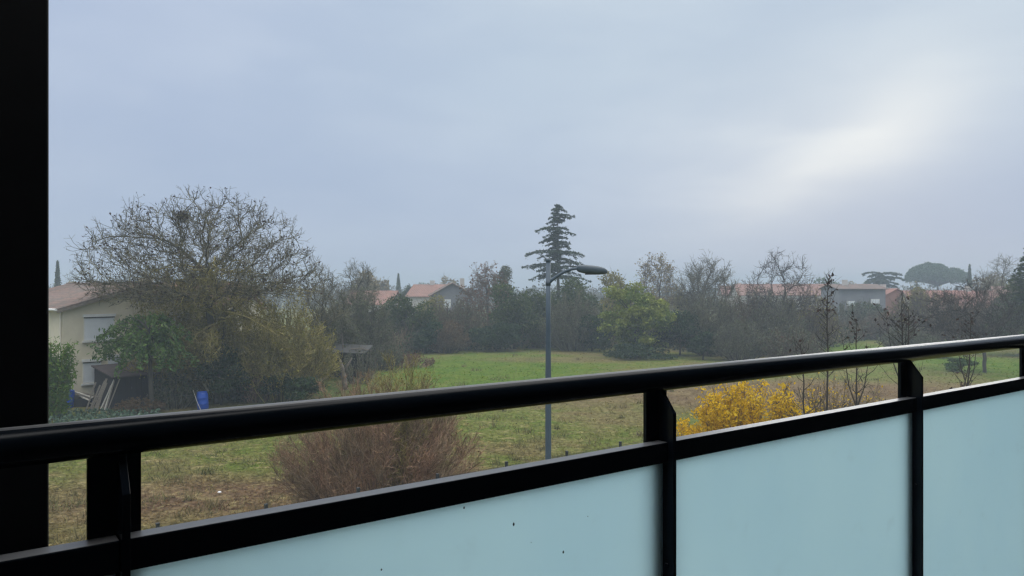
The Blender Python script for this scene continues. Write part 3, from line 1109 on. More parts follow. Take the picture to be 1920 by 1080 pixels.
def clump_points(rng, n, clumps, shell=.5):
    C = np.array([c[0] for c in clumps], float)
    Rr = np.array([c[1] for c in clumps], float)
    wt = np.array([r[0] * r[2] for r in Rr])
    wt /= wt.sum()
    i = rng.choice(len(C), n, p=wt)
    d = rng.normal(size=(n, 3))
    d /= np.linalg.norm(d, axis=1, keepdims=True)
    rr = shell + (1 - shell) * rng.uniform(0, 1, n) ** .7 + np.abs(rng.normal(0, .06, n))
    return C[i] + d * rr[:, None] * Rr[i]


def auto_clumps(rng, c, r, k, frac=(.28, .45), lower=.9, flat=.8):
    out = []
    for i in range(k):
        if i < k * .4:
            a, q = rng.uniform(0, 6.283), math.sqrt(rng.uniform(.15, .62))
            out.append((np.array(c) + np.array([math.cos(a) * q, math.sin(a) * q, rng.uniform(-.85, .1)]) * np.array(r), np.array(r) * rng.uniform(*frac) * np.array([1, 1, flat])))
            continue
        d = rng.normal(size=3)
        d /= np.linalg.norm(d)
        if d[2] < 0:
            d[2] *= lower
        q = rng.uniform(.35, .78)
        f = rng.uniform(*frac)
        out.append((np.array(c) + d * q * np.array(r), np.array(r) * f * np.array([1, 1, flat])))
    return out


def leafy_tree(name, label, px, Y, w_px, ytop, ybot, seed, mat, n=4500, size=.16, k=16, cat='tree', group=None, frac=(.28, .45), trunk_r=.16, depth=.8, flat=.8, bark='bark', droop=.0, aspect=.5, twig=0, twigmat='twig_grey', leanx=0.0):
    rng = np.random.default_rng(seed)
    W = w_px / F * Y / 2
    zt, zb = Z(ytop, Y), max(Z(ybot, Y), 0.1)
    root = empty(name, (X(px, Y), Y, 0))
    tag(root, label, cat, group)
    c = (leanx, 0, (zt + zb) / 2)
    r = (W, W * depth, (zt - zb) / 2)
    cl = auto_clumps(rng, c, r, k, frac, .9, flat)
    tm = MB()
    top = Vector((leanx, 0, c[2] + r[2] * .3))
    tm.tube([(0, 0, 0), (rng.normal(0, .1), 0, c[2] * .5), tuple(top)], [trunk_r, trunk_r * .75, trunk_r * .3], 8)
    for (cc, rr) in cl:
        b = Vector((leanx * .6, 0, rng.uniform(.35, .8) * c[2]))
        e = Vector(cc)
        tm.tube([b, b.lerp(e, .5) + Vector((0, 0, .15)), e], [trunk_r * .35, trunk_r * .22, trunk_r * .08], 5)
    tm.build('trunk', M[bark], root, smooth=True)
    P = clump_points(rng, n, cl)
    st = rng.uniform(0, 1, n) < .16
    P[st] += rng.normal(0, .16, (st.sum(), 3)) * np.array(r)[None] * .55
    P[:, 2] = np.maximum(P[:, 2], .08)
    cr = MB().leaves(P, size, rng, aspect, 0, droop)
    o = cr.build('crown', M[mat], root)
    if twig:
        p0 = clump_points(rng, twig, cl, .7)
        d = rng.normal(0, .5, (twig, 3)) + (p0 - np.array(c)) / np.array(r) * .5 + np.array([0, 0, .3])
        p0[:, 2] = np.maximum(p0[:, 2], .3)
        MB().sticks(p0, p0 + d * size * 4, .018, .008).build('sprays', M[twigmat], o)
    return root


def twig_shrub(name, label, px, Y, w_px, ytop, seed, mat, stems=60, side=14, sub=3, r=.012, leaf=None, nleaf=0, leafsize=.05, cat='shrub', group=None, spread0=.12, depth=.8, upright=.6, bark=None, leaf_zone=None, side_len=.5, base_z=0.0, leafpart='leaves', flatten=1.0):
    """many stemmed twiggy shrub: stems fan out from the base to a domed outline"""
    rng = np.random.default_rng(seed)
    W = w_px / F * Y / 2
    H = Z(ytop, Y) - base_z
    root = empty(name, (X(px, Y), Y, base_z))
    tag(root, label, cat, group)
    S = stems
    a = rng.uniform(0, 6.283, S)
    q = np.sqrt(rng.uniform(0.02, 1, S))
    end = np.stack([np.cos(a) * q * W, np.sin(a) * q * W * depth, H * (1 - .62 * q ** 2.4) * rng.uniform(.72, 1.03, S)], 1)
    b0 = np.stack([np.cos(a) * q * W * spread0, np.sin(a) * q * W * spread0, np.zeros(S)], 1)
    ctrl = b0 * .5 + end * .5
    ctrl[:, :2] = b0[:, :2] + (end[:, :2] - b0[:, :2]) * (1 - upright) 
    ctrl[:, 2] = end[:, 2] * .55
    K = 6
    ts = np.linspace(0, 1, K + 1)
    path = [(1 - t) ** 2 * b0 + 2 * t * (1 - t) * ctrl + t * t * end + rng.normal(0, .02, (S, 3)) * H * t * .8 for t in ts]
    st = MB()
    rs = r * 2.6
    for i in range(K):
        st.sticks(path[i], path[i + 1], rs * (1 - ts[i] * .75), rs * (1 - ts[i + 1] * .75), 4)
    path = np.stack(path)                       # K+1, S, 3
    m = S * side
    si = np.repeat(np.arange(S), side)
    t = rng.uniform(.18, 1, m) ** .8 * (K - .01)
    k0 = t.astype(int)
    fr = (t - k0)[:, None]
    p = path[k0, si] * (1 - fr) + path[k0 + 1, si] * fr
    tan = path[k0 + 1, si] - path[k0, si]
    tan /= np.linalg.norm(tan, axis=1, keepdims=True)
    d = tan * .9 + rng.normal(0, .42, (m, 3)) * np.array([1, 1, .7]) * flatten + np.array([0, 0, .18])
    d /= np.linalg.norm(d, axis=1, keepdims=True)
    L = (side_len * H * .35 * rng.uniform(.4, 1.2, m) * (1.15 - t / K * .6))[:, None]
    e = p + d * L
    tw = st
    tw.sticks(p, e, r, r * .6)
    tips = [e]
    for _ in range(sub):
        qq = rng.uniform(.15, .95, (m, 1))
        s0 = p * (1 - qq) + e * qq
        d2 = d * .7 + rng.normal(0, .45, (m, 3))
        d2 /= np.linalg.norm(d2, axis=1, keepdims=True)
        e2 = s0 + d2 * L * rng.uniform(.25, .6, (m, 1))
        tw.sticks(s0, e2, r * .7, r * .4)
        tips.append(e2)
    cr = tw.build('crown', M[mat], root)
    tips = np.concatenate(tips)
    tips[:, 2] = np.maximum(tips[:, 2], .05)
    if leaf:
        pool = tips
        if leaf_zone is not None:
            wgt = leaf_zone(pool, W, H)
            pool = pool[rng.uniform(0, 1, len(pool)) < wgt]
        sel = rng.integers(0, len(pool), nleaf)
        MB().leaves(pool[sel] + rng.normal(0, leafsize * 1.2, (nleaf, 3)), leafsize, rng, .6).build(leafpart, M[leaf], cr)
    return root


# --- the big walnut by the house
YW = 41.0
walnut, tips = bare_tree('walnut_tree', 'big spreading bare walnut tree with forked trunk beside the cream house', 408, YW, 455, 368, 552, 11, natt=2800, trunk_r=.34, twigs=5000, tw_len=.85, tw_r=.0125, mat='twig_walnut', bark='bark_moss', step=.33, depth=.75,
                         fork=[(-.85, .2, Z(515, YW), .32)], lean=.45, leaf='leaf_black', nleaf=2300, leafsize=.075, off=-.2, lower=.30, shell=.22)
o = MB().leaves(np.random.default_rng(1).normal(0, .16, (420, 3)) * np.array([1.25, 1, .75]), .16, np.random.default_rng(2), .12).build('bird_nest', M['twig_dark'], None, loc=(X(350, YW), YW - .6, Z(407, YW)))
tag(o, 'dark round twig nest high in the bare walnut tree', 'nest')



def walnut_skirt():
    # mossy drooping boughs with hanging twigs and olive leaves, down through the lower crown
    rng = np.random.default_rng(12)
    tm, lv = MB(), []
    for i in range(86):
        a = rng.uniform(0, 6.283)
        reach = rng.uniform(2.0, 5.7) * (1.0 if math.cos(a) > 0 else .92)
        z0 = rng.uniform(3.0, 7.4)
        s0 = Vector((.2 * math.cos(a), .2 * math.sin(a), z0))
        e = Vector((math.cos(a) * reach, math.sin(a) * reach * .6, z0 - rng.uniform(-.2, 1.6)))
        mid = s0.lerp(e, .5) + Vector((0, 0, rng.uniform(.3, .9)))
        pts = [s0.lerp(mid, t / 3) for t in range(3)] + [mid] + [mid.lerp(e, t / 3) for t in range(1, 4)]
        for j in range(1, len(pts)):
            pts[j] = pts[j] + Vector(rng.normal(0, .08, 3).tolist())
        tm.tube(pts, [.055 - .0075 * j for j in range(len(pts))], 5)
        pa = np.array([tuple(p) for p in pts])
        m = 34
        t = rng.uniform(.25, 1, m) * (len(pts) - 1.001)
        k0 = t.astype(int)
        p = pa[k0] * (1 - (t - k0)[:, None]) + pa[k0 + 1] * (t - k0)[:, None]
        L = rng.uniform(.35, 1.5, (m, 1))
        d1 = rng.normal(0, .5, (m, 3)) + np.array([math.cos(a) * .3, 0, -.1])
        q1 = p + d1 * L * .4
        q2 = q1 + (rng.normal(0, .22, (m, 3)) + np.array([0, 0, -.75])) * L * .6
        tm.sticks(p, q1, .010, .008)
        tm.sticks(q1, q2, .008, .004)
        for _ in range(2):
            w = rng.uniform(.2, 1, (m, 1))
            b = q1 * (1 - w) + q2 * w
            tm.sticks(b, b + rng.normal(0, .22, (m, 3)) + np.array([0, 0, -.12]), .006, .003)
        k = 2.6
        w = rng.uniform(0, 1.05, (m * 3, 1))
        b = np.repeat(q1, 3, 0) * (1 - w) + np.repeat(q2, 3, 0) * w
        lv.append(b + rng.normal(0, .10, b.shape))
    lv = np.concatenate(lv)
    lv = lv[lv[:, 2] > .4]
    cr = tm.build('crown', M['twig_olive'], walnut)
    MB().leaves(lv, .068, rng, .5, 0, .4).build('leaves', M['leaf_olive'], cr)


walnut_skirt()

# --- leafy trees and shrubs round the house
def persimmon():
    rng = np.random.default_rng(21)
    Y = 38.0
    root = empty('persimmon_tree', (X(285, Y), Y, 0))
    tag(root, 'small drooping dark green leafy tree in front of the cream house', 'tree')
    tm = MB()
    tm.tube([(0, 0, 0), (-.05, 0, 1.2), (-.1, 0, 2.6), (-.3, 0, 4.1)], [.14, .12, .10, .05], 8)
    lv = []
    for i in range(40):
        a = rng.uniform(0, 6.283)
        z0 = rng.uniform(2.7, 4.4)
        L = rng.uniform(1.1, 2.7) * (1.08 if math.cos(a) < 0 else .85)
        e = Vector((math.cos(a) * L - .25, math.sin(a) * L * .8, z0 + rng.uniform(.3, .9) - L * .28))
        s = Vector((-.15, 0, z0))
        mid = s.lerp(e, .55) + Vector((0, 0, .55))
        pts = [s, s.lerp(mid, .5) + Vector((0, 0, .12)), mid, mid.lerp(e, .5) + Vector((0, 0, .06)), e, e + (e - mid).normalized() * .25 + Vector((0, 0, -.25))]
        tm.tube(pts, [.035, .03, .024, .018, .012, .006], 5)
        for j in range(1, len(pts) - 1):
            m = 34
            t = rng.uniform(0, 1, (m, 1))
            q = np.array(pts[j]) * (1 - t) + np.array(pts[j + 1]) * t
            lv.append(q + rng.normal(0, .12, (m, 3)) + np.array([0, 0, -.1]))
    tm.build('trunk', M['bark'], root, smooth=True)
    MB().leaves(np.concatenate(lv), .105, rng, .45, 0, .5).build('crown', M['leaf_mid'], root)


persimmon()


def bamboo():
    rng = np.random.default_rng(33)
    Y = 36.0
    root = empty('bamboo_clump', (X(108, Y), Y, 0))
    tag(root, 'bright green bamboo clump against the corner of the cream house', 'bamboo')
    st, lv = MB(), []
    for i in range(110):
        a = rng.uniform(0, 6.283)
        q = math.sqrt(rng.uniform(0, 1))
        bx, by = math.cos(a) * q * .55 - .3, math.sin(a) * q * .5
        h = rng.uniform(2.2, 4.0) * (1 - .25 * max(0, bx))
        ex = bx + math.cos(a) * q * .5 + (.15 if bx > 0 else 0)
        pts = [(bx, by, 0), (bx + (ex - bx) * .3, by, h * .5), (ex, by + math.sin(a) * .2, h)]
        st.tube(pts, [.014, .012, .005], 4)
        m = 75
        t = rng.uniform(.08, 1, (m, 1))
        p = np.array(pts[0]) * (1 - t) ** 2 + 2 * np.array(pts[1]) * t * (1 - t) + np.array(pts[2]) * t * t
        lv.append(p + rng.normal(0, .11, (m, 3)))
    st.build('canes', M['leaf_olive'], root)
    MB().leaves(np.concatenate(lv), .12, rng, .28, 0, .2).build('foliage', M['leaf_bamboo'], root)


bamboo()

# tall dull-olive trees and brambles between the house and the meadow
twig_shrub('olive_brown_shrub', 'tall olive brown twiggy shrub at the right foot of the walnut tree', 530, 42.5, 215, 556, 41, 'twig_olive', stems=170, side=22, sub=3, r=.010, leaf='leaf_olive', nleaf=6200, leafsize=.070, upright=.15, spread0=.45)
twig_shrub('mossy_tangle_shrub', 'olive tangle of branches and dead leaves under the walnut crown', 420, 43.5, 240, 572, 42, 'twig_olive', stems=150, side=20, sub=3, r=.011, leaf='leaf_olive', nleaf=5200, leafsize=.075, upright=.35, spread0=.3)
twig_shrub('bare_garden_shrub', 'grey brown shrub hiding the gable behind the drooping green tree', 322, 41.5, 165, 540, 43, 'twig_olive', stems=90, side=20, sub=3, r=.010, leaf='leaf_olive', nleaf=3600, leafsize=.07, upright=.4, spread0=.25)
leafy_tree('ivy_bush', 'dark ivy covered bush behind the blue barrel at its foot', 415, 40.5, 120, 640, 765, 44, 'leaf_ivy', n=5200, size=.085, k=16, cat='bush', trunk_r=.07, twig=300)
leafy_tree('dark_laurel_bush', 'dark laurel bush between the bramble heap and the blue barrel', 455, 43, 90, 650, 755, 45, 'leaf_ivy', n=3200, size=.085, k=10, cat='bush', trunk_r=.07)
twig_shrub('bramble_heap', 'reddish brown bramble heap right of the blue barrel', 490, 42, 105, 680, 46, 'twig_red', stems=110, side=16, sub=3, r=.009, leaf='leaf_brown', nleaf=2600, leafsize=.06, upright=.1, spread0=.6)
twig_shrub('dry_bramble', 'dry brown bramble in front of the lean-to shed', 262, 37.8, 85, 742, 47, 'twig_brown', stems=80, side=14, sub=3, r=.009, leaf='leaf_brown', nleaf=1300, leafsize=.055, upright=.1, spread0=.7)
twig_shrub('grey_bramble', 'grey bramble patch between the green tree trunk and the blue barrel', 325, 39.5, 90, 690, 48, 'twig_grey', stems=80, side=14, sub=3, r=.010, leaf='leaf_ivy', nleaf=1500, leafsize=.06, upright=.1, spread0=.6)
leafy_tree('low_shadowy_bush', 'low dark bush at the foot of the tall olive brown shrub', 548, 40.6, 120, 690, 745, 320, 'leaf_ivy', n=4200, size=.08, k=16, cat='bush', trunk_r=.05)
leafy_tree('dark_hedge_bush', 'dark evergreen bush beside the weathered hut', 575, 48, 130, 650, 725, 49, 'leaf_ivy', n=4200, size=.09, k=14, cat='bush', trunk_r=.06)

# grey olive feathery trees
twig_shrub('grey_feathery_tree', 'grey olive feathery tree just left of the dome shaped evergreen', 668, 60, 150, 540, 51, 'twig_grey', stems=130, side=24, sub=3, r=.013, leaf='leaf_greyol', nleaf=7500, leafsize=.085, cat='tree', spread0=.12, upright=.3)
twig_shrub('dull_feathery_tree', 'dull green feathery tree between the weathered hut and walnut tree', 625, 54, 130, 575, 52, 'twig_grey', stems=90, side=20, sub=3, r=.012, leaf='leaf_greyol', nleaf=4500, leafsize=.08, cat='tree', spread0=.15, upright=.3)
bare_tree('thin_bare_tree', 'thin bare tree rising over the feathery trees', 672, 64, 78, 492, 565, 53, natt=240, trunk_r=.10, twigs=650, tw_len=.8, tw_r=.014)
bare_tree('small_bare_tree', 'small bare tree at the right edge of the walnut crown', 605, 50, 95, 495, 600, 54, natt=260, trunk_r=.11, twigs=800, tw_len=.8, tw_r=.012, mat='twig_walnut')

# dome shaped evergreen and bushes at the left end of the meadow
leafy_tree('dome_evergreen', 'dome shaped dark evergreen tree at the left end of the meadow', 762, 74, 108, 543, 680, 61, 'leaf_dark', n=8500, size=.15, k=22, trunk_r=.2, frac=(.3, .5), twig=500, twigmat='twig_brown')
leafy_tree('low_dark_evergreen', 'low dark evergreen under the right side of the dome shaped evergreen', 800, 72.5, 84, 598, 682, 62, 'leaf_ivy', n=4600, size=.14, k=12, cat='bush', trunk_r=.1)
twig_shrub('reddish_bramble', 'low reddish bramble patch at the left edge of the green meadow', 752, 60, 130, 662, 63, 'twig_red', stems=90, side=14, sub=2, r=.013, leaf='leaf_rust', nleaf=2600, leafsize=.07, upright=.1, spread0=.7)
twig_shrub('hut_scrub', 'grey leafless scrub growing over the front of the weathered hut', 672, 49.5, 75, 648, 310, 'twig_grey', stems=45, side=14, sub=3, r=.010, leaf='leaf_greyol', nleaf=500, leafsize=.06, upright=.3, spread0=.4)
twig_shrub('grey_scrub', 'grey leafless scrub right behind the weathered hut', 712, 58, 95, 640, 64, 'twig_grey', stems=80, side=16, sub=3, r=.013, leaf='leaf_greyol', nleaf=1300, leafsize=.07, upright=.3, spread0=.5)

# brown thicket below the grey gabled house
twig_shrub('brown_hedge_tree', 'brown leafless hedge tree below the grey gabled house', 850, 77, 130, 560, 65, 'twig_brown', stems=140, side=22, sub=3, r=.016, leaf='leaf_greyol', nleaf=3800, leafsize=.10, cat='tree', upright=.35, spread0=.35)
twig_shrub('brown_low_shrub', 'lower brown shrub at the meadow edge below the grey gabled house', 838, 73, 90, 600, 66, 'twig_brown', stems=90, side=18, sub=3, r=.015, leaf='leaf_brown', nleaf=2200, leafsize=.09, upright=.3, spread0=.4)
bare_tree('russet_tree', 'russet leaved tree standing right of the grey gabled house', 915, 84, 100, 497, 600, 67, natt=420, trunk_r=.16, twigs=1400, tw_len=.9, tw_r=.018, mat='twig_brown', leaf='leaf_rust', nleaf=2600, leafsize=.12)
leafy_tree('narrow_grey_tree', 'narrow greyish tree top behind the russet tree', 943, 100, 36, 480, 560, 68, 'leaf_greyol', n=1500, size=.17, k=12, trunk_r=.12, frac=(.3, .5))

# evergreens on both sides of the lamp post
leafy_tree('ivy_clad_tree', 'ivy clad dark green tree left of the street lamp pole', 965, 78, 124, 518, 668, 71, 'leaf_dark', n=8000, size=.15, k=22, trunk_r=.2, twig=500)
leafy_tree('shadowy_evergreen', 'low blackish evergreen at the meadow edge left of the lamp pole', 930, 75, 110, 595, 668, 72, 'leaf_ivy', n=5000, size=.14, k=14, cat='bush', trunk_r=.1)
leafy_tree('spreading_evergreen', 'broad dark evergreen tree under the tall cedar', 1060, 82, 150, 500, 640, 73, 'leaf_dark', n=8500, size=.16, k=24, trunk_r=.22, twig=500, frac=(.26, .42))
twig_shrub('grey_hedge_shrub', 'grey brown twiggy shrub right of the lamp pole at the meadow edge', 1075, 76, 125, 545, 74, 'twig_grey', stems=120, side=20, sub=3, r=.015, leaf='leaf_greyol', nleaf=4200, leafsize=.10, upright=.3, spread0=.4)
leafy_tree('holly_bush', 'dark holly bush filling the gap left of the yellow green tree', 1110, 75, 90, 575, 668, 75, 'leaf_ivy', n=4600, size=.14, k=14, cat='bush', trunk_r=.1)
leafy_tree('round_topped_tree', 'round topped olive tree behind the lamp head', 1150, 92, 90, 508, 600, 76, 'leaf_olive', n=4200, size=.17, k=16, trunk_r=.18, twig=400)
leafy_tree('yellow_green_tree', 'bushy yellow green leafy tree right of the street lamp', 1195, 69, 158, 504, 690, 77, 'leaf_lime', n=13500, size=.15, k=60, trunk_r=.18, frac=(.15, .27), flat=.55, droop=.25)
leafy_tree('green_undershrub', 'dark green shrub at the right foot of the yellow green tree', 1275, 70, 110, 575, 688, 78, 'leaf_ivy', n=6500, size=.14, k=18, cat='bush', trunk_r=.1, twig=300)
bare_tree('tan_birch', 'tan leaved birch rising behind the yellow green tree', 1232, 98, 84, 474, 575, 79, natt=420, trunk_r=.15, twigs=1300, tw_len=1.0, tw_r=.016, mat='twig_brown', leaf='leaf_tan', nleaf=3000, leafsize=.12)
leafy_tree('yellowing_maple', 'yellowing shrub top between the tan birch and twiggy bare tree', 1290, 82, 70, 545, 640, 80, 'leaf_olive', n=2600, size=.15, k=12, trunk_r=.1, twig=300)

leafy_tree('low_ivy_bush', 'low dark ivy bush at the foot of the yellow green tree', 1190, 67, 150, 645, 700, 98, 'leaf_ivy', n=4500, size=.12, k=20, cat='bush', trunk_r=.05)

# bare trees and brush to the right
bare_tree('twiggy_bare_tree', 'dense twiggy bare tree right of the tan birch', 1325, 78, 120, 484, 580, 81, natt=520, trunk_r=.17, twigs=1900, tw_len=1.2, tw_r=.016, mat='twig_grey')
bare_tree('forked_bare_tree', 'tall bare tree with widely forked limbs in front of the long red roof', 1462, 72, 140, 474, 580, 82, natt=300, trunk_r=.20, twigs=900, tw_len=1.0, tw_r=.016, mat='twig_dark', shell=.5)
BR = [
    (1335, 70, 120, 546, 'twig_grey', 'grey leafless thicket shrub below the dense twiggy bare tree', 'leaf_greyol'),
    (1395, 72, 130, 541, 'twig_brown', 'brown leafless shrub between the two bare trees', 'leaf_greyol'),
    (1455, 70, 130, 560, 'twig_grey', 'grey leafless shrub at the foot of the forked bare tree', 'leaf_greyol'),
    (1515, 74, 120, 541, 'twig_brown', 'brown shrub just left of the tallest sapling', 'leaf_olive'),
    (1390, 65, 120, 600, 'twig_grey', 'low grey scrub in front of the brown leafless shrub', 'leaf_greyol'),
    (1475, 64, 140, 612, 'twig_brown', 'low olive brown scrub in front of the forked bare tree', 'leaf_greyol'),
    (1590, 96, 130, 563, 'twig_grey', 'grey hedge shrub under the dark grey house', 'leaf_ivy'),
    (1655, 92, 110, 584, 'twig_brown', 'brown hedge shrub under the salmon pink house', 'leaf_brown'),
    (1735, 90, 140, 530, 'twig_brown', 'brown leafless shrub under the umbrella pine', 'leaf_olive'),
    (1700, 76, 120, 612, 'twig_grey', 'low grey shrub behind the multi stemmed sapling', 'leaf_greyol'),
    (1800, 84, 130, 548, 'twig_brown', 'reddish grey shrub left of the leaning bare tree', 'leaf_brown'),
    (1870, 84, 130, 570, 'twig_grey', 'grey shrub between the leaning bare tree and the dark conifer', 'leaf_greyol'),
]
for i, (px, Y, w, yt, mt, lab, lf) in enumerate(BR):
    twig_shrub('leafless_shrub', lab, px, Y, w, yt, 100 + i, mt, stems=120, side=20, sub=3, r=.015 * Y / 75, leaf=lf, nleaf=2200, leafsize=.09, upright=.3, spread0=.4, group='leafless shrubs along the meadow edge')
leafy_tree('dark_yew_bush', 'small dark yew bush below the dense twiggy bare tree', 1318, 66, 60, 610, 690, 83, 'leaf_ivy', n=2600, size=.13, k=10, cat='bush', trunk_r=.08)
leafy_tree('yellowish_bush', 'yellowish green bush top beside the salmon pink house', 1725, 100, 60, 528, 590, 84, 'leaf_olive', n=1800, size=.17, k=12, trunk_r=.1, cat='bush')
bare_tree('leaning_bare_tree', 'bare tree with dark trunk and branches leaning left over the right hand lawn', 1846, 56, 180, 520, 625, 85, natt=420, trunk_r=.30, twigs=1500, tw_len=.9, tw_r=.014, mat='twig_dark', bark='bark', off=-.25, shell=.4)
bare_tree('fine_bare_tree', 'fine twigged pale bare tree beside the dark conifer', 1880, 78, 90, 482, 580, 86, natt=260, trunk_r=.12, twigs=900, tw_len=1.1, tw_r=.013)
leafy_tree('round_green_bush', 'round green bush on the lawn left of the leaning trunk', 1800, 57, 62, 668, 705, 87, 'leaf_mid', n=2200, size=.10, k=12, cat='bush', trunk_r=.05)
leafy_tree('dark_lawn_bush', 'dark bush right of the tallest post of the railing on the lawn edge', 1765, 68, 90, 650, 690, 88, 'leaf_ivy', n=2400, size=.12, k=10, cat='bush', trunk_r=.05)


leafy_tree('olive_garden_tree', 'dull olive garden tree in front of the orange roofed house', 812, 96, 66, 547, 640, 301, 'leaf_olive', n=2600, size=.17, k=14, trunk_r=.12, twig=500)
twig_shrub('garden_hedge_tree', 'twiggy hedge tree covering the wall of the long red roofed house', 1430, 112, 170, 539, 302, 'twig_brown', stems=120, side=20, sub=3, r=.022, leaf='leaf_greyol', nleaf=3000, leafsize=.13, cat='tree', upright=.3, spread0=.5)
leafy_tree('green_garden_tree', 'green garden tree covering the lower wall of the dark grey house', 1612, 104, 92, 556, 640, 303, 'leaf_dark', n=3200, size=.17, k=16, trunk_r=.12, twig=600)
leafy_tree('ivy_mass_tree', 'dark ivy covered tree between the brown hedge trees and lamp pole', 1000, 80, 92, 518, 660, 304, 'leaf_dark', n=5000, size=.15, k=18, trunk_r=.14, twig=300)
leafy_tree('dark_edge_tree', 'dark green tree at the right edge behind the fine pale bare tree', 1905, 82, 90, 535, 660, 305, 'leaf_ivy', n=5000, size=.15, k=18, trunk_r=.14, twig=300)


# --- conifers
def tiered_conifer(name, label, px, Y, ytop, tiers, seed, mat, trunk_r=.3, cat='tree', flat=.12, dens=1.0, dropk=.16, nbr=8, zjit=2.6):
    """tiers: (photo row, reach left, reach right) in photo pixels"""
    rng = np.random.default_rng(seed)
    root = empty(name, (X(px, Y), Y, 0))
    tag(root, label, cat)
    s = Y / F
    zt = Z(ytop, Y)
    tm = MB()
    tm.tube([(0, 0, 0), (.05, 0, zt * .35), (0, 0, zt * .7), (-.03, 0, zt - .05)], [trunk_r, trunk_r * .8, trunk_r * .42, .03], 9)
    lv = []
    for (py, l, r_) in tiers:
        nb = nbr
        for b in range(nb):
            a = 2 * math.pi * (b + rng.uniform(-.45, .45)) / nb
            ca = math.cos(a)
            reach = ((r_ if ca > 0 else l) * abs(ca) + (l + r_) / 2 * .75 * (1 - abs(ca))) * s * rng.uniform(.45, 1.0)
            if b == 0:
                a, reach = rng.uniform(-.2, .2), r_ * s
            if b == 1:
                a, reach = math.pi + rng.uniform(-.2, .2), l * s
            z = Z(py, Y) + rng.normal(0, zjit) * s
            sag = rng.uniform(.6, 1.5) * dropk
            pts = []
            for i in range(6):
                t = i / 5
                pts.append(Vector((math.cos(a) * reach * t, math.sin(a) * reach * t, z + .10 * reach * math.sin(t * 2.2) - sag * reach * t * t - .10 * reach)))
            tm.tube(pts, [max(.012, .026 * reach * (1 - t / 5.5)) for t in range(6)], 5)
            m = int(70 * dens * (reach / 2 + .25))
            t = rng.uniform(.10, 1.02, m)
            tt = np.clip(t, 0, .999) * 5
            k0 = np.minimum(tt.astype(int), 4)
            fr = (tt - k0)[:, None]
            pa = np.array([tuple(p) for p in pts])
            p = pa[k0] * (1 - fr) + pa[k0 + 1] * fr
            wid = reach * .20 * np.sin(np.pi * np.clip(t, .05, .97)) ** .6 + .05
            off = rng.normal(0, 1, m) * wid * .6
            p[:, 0] += -math.sin(a) * off
            p[:, 1] += math.cos(a) * off
            # side sprays hang below the branch in bunches
            bunch = .5 + .5 * np.sin(t * 19 + rng.uniform(0, 6))
            p[:, 2] += rng.normal(0, .06, m) - np.abs(rng.normal(0, .24, m)) * bunch * (.35 + .6 * t) * min(1, reach / 2.2)
            lv.append(p)
    lv = np.concatenate(lv)
    tm.build('trunk', M['bark'], root, smooth=True)
    MB().leaves(lv, .195 * Y / 95, rng, .3, .55, .1).build('crown', M[mat], root)


tiered_conifer('cedar_tree', 'tall dark cedar with tiered drooping branches rising behind the street lamp', 1046, 95, 383,
               [(386, 6, 9), (391, 12, 17), (400, 12, 32), (409, 18, 22), (414, 22, 12), (427, 42, 20), (436, 28, 33), (443, 36, 18), (450, 20, 24), (457, 24, 20), (463, 18, 24), (468, 62, 50), (475, 38, 36), (483, 26, 34), (492, 68, 50), (499, 40, 68), (506, 36, 44), (514, 54, 62)],
               91, 'leaf_cedar', .26, dens=1.5, nbr=8, zjit=2.4)
tiered_conifer('dark_conifer', 'dark conifer at the right edge beyond the leaning bare tree', 1931, 70, 462,
               [(468 + i * 9, 9 + i * 5.0, 9 + i * 5) for i in range(19)], 92, 'leaf_dark', .22, dropk=.05, dens=1.5, nbr=9)
tiered_conifer('flat_topped_cedar', 'flat topped hazy cedar between the salmon house and the umbrella pine', 1655, 165, 511,
               [(513, 20, 26), (516, 36, 34), (519, 28, 30), (522, 38, 38), (526, 30, 26), (530, 30, 32)], 93, 'leaf_cedar', .3, dens=1.1, nbr=7, zjit=5)


def umbrella_pine():
    rng = np.random.default_rng(94)
    Y = 205.0
    s = Y / F
    root = empty('umbrella_pine', (X(1757, Y), Y, 0))
    tag(root, 'broad domed umbrella pine over the roofs in the far right', 'tree')
    cl = []
    for i in range(120):
        u = rng.uniform(-1, 1)
        v = rng.uniform(-1, 1)
        if u * u + v * v > 1:
            continue
        top = 41 * max(0, 1 - u * u) ** .75
        cx = u * 50 * s
        zz = Z(532, Y) + (top * rng.uniform(.35, .82) + (0 if u < .5 else -4)) * s
        cl.append(((cx, v * 44 * s, zz), (8 * s, 8 * s, 5 * s)))
    tm = MB()
    zc = Z(528, Y)
    tm.tube([(0, 0, 0), (.3, 0, zc * .6), (0, 0, zc)], [.4, .33, .25], 8)
    for (c, r) in cl:
        tm.tube([(0, 0, zc * .85), (c[0] * .5, c[1] * .5, zc), c], [.14, .1, .04], 5)
    tm.build('trunk', M['bark'], root, smooth=True)
    n = 42000
    u, v = rng.uniform(-1, 1, n), rng.uniform(-1, 1, n)
    k = u * u + v * v < 1
    u, v = u[k], v[k]
    n = len(u)
    top = np.maximum(37 * np.sqrt(np.maximum(0, 1 - ((u + .25) / .78) ** 2 - (v * .95) ** 2)),
                     27 * np.sqrt(np.maximum(0, 1 - ((u - .45) / .56) ** 2 - (v * .95) ** 2)))
    top = top + 1.6 * np.sin(u * 13 + v * 7) * np.cos(v * 11)
    zz = zc * 0 + Z(531, Y) + s * (top * (1 - .75 * rng.uniform(0, 1, n) ** 2) - 1.5 * rng.uniform(0, 1, n))
    P = np.stack([u * 54 * s, v * 46 * s, zz], 1)[top > 3]
    P = P + rng.normal(0, .18, P.shape)
    MB().leaves(P, .26, rng, .4, 0, 0).build('crown', M['leaf_pine'], root)


umbrella_pine()


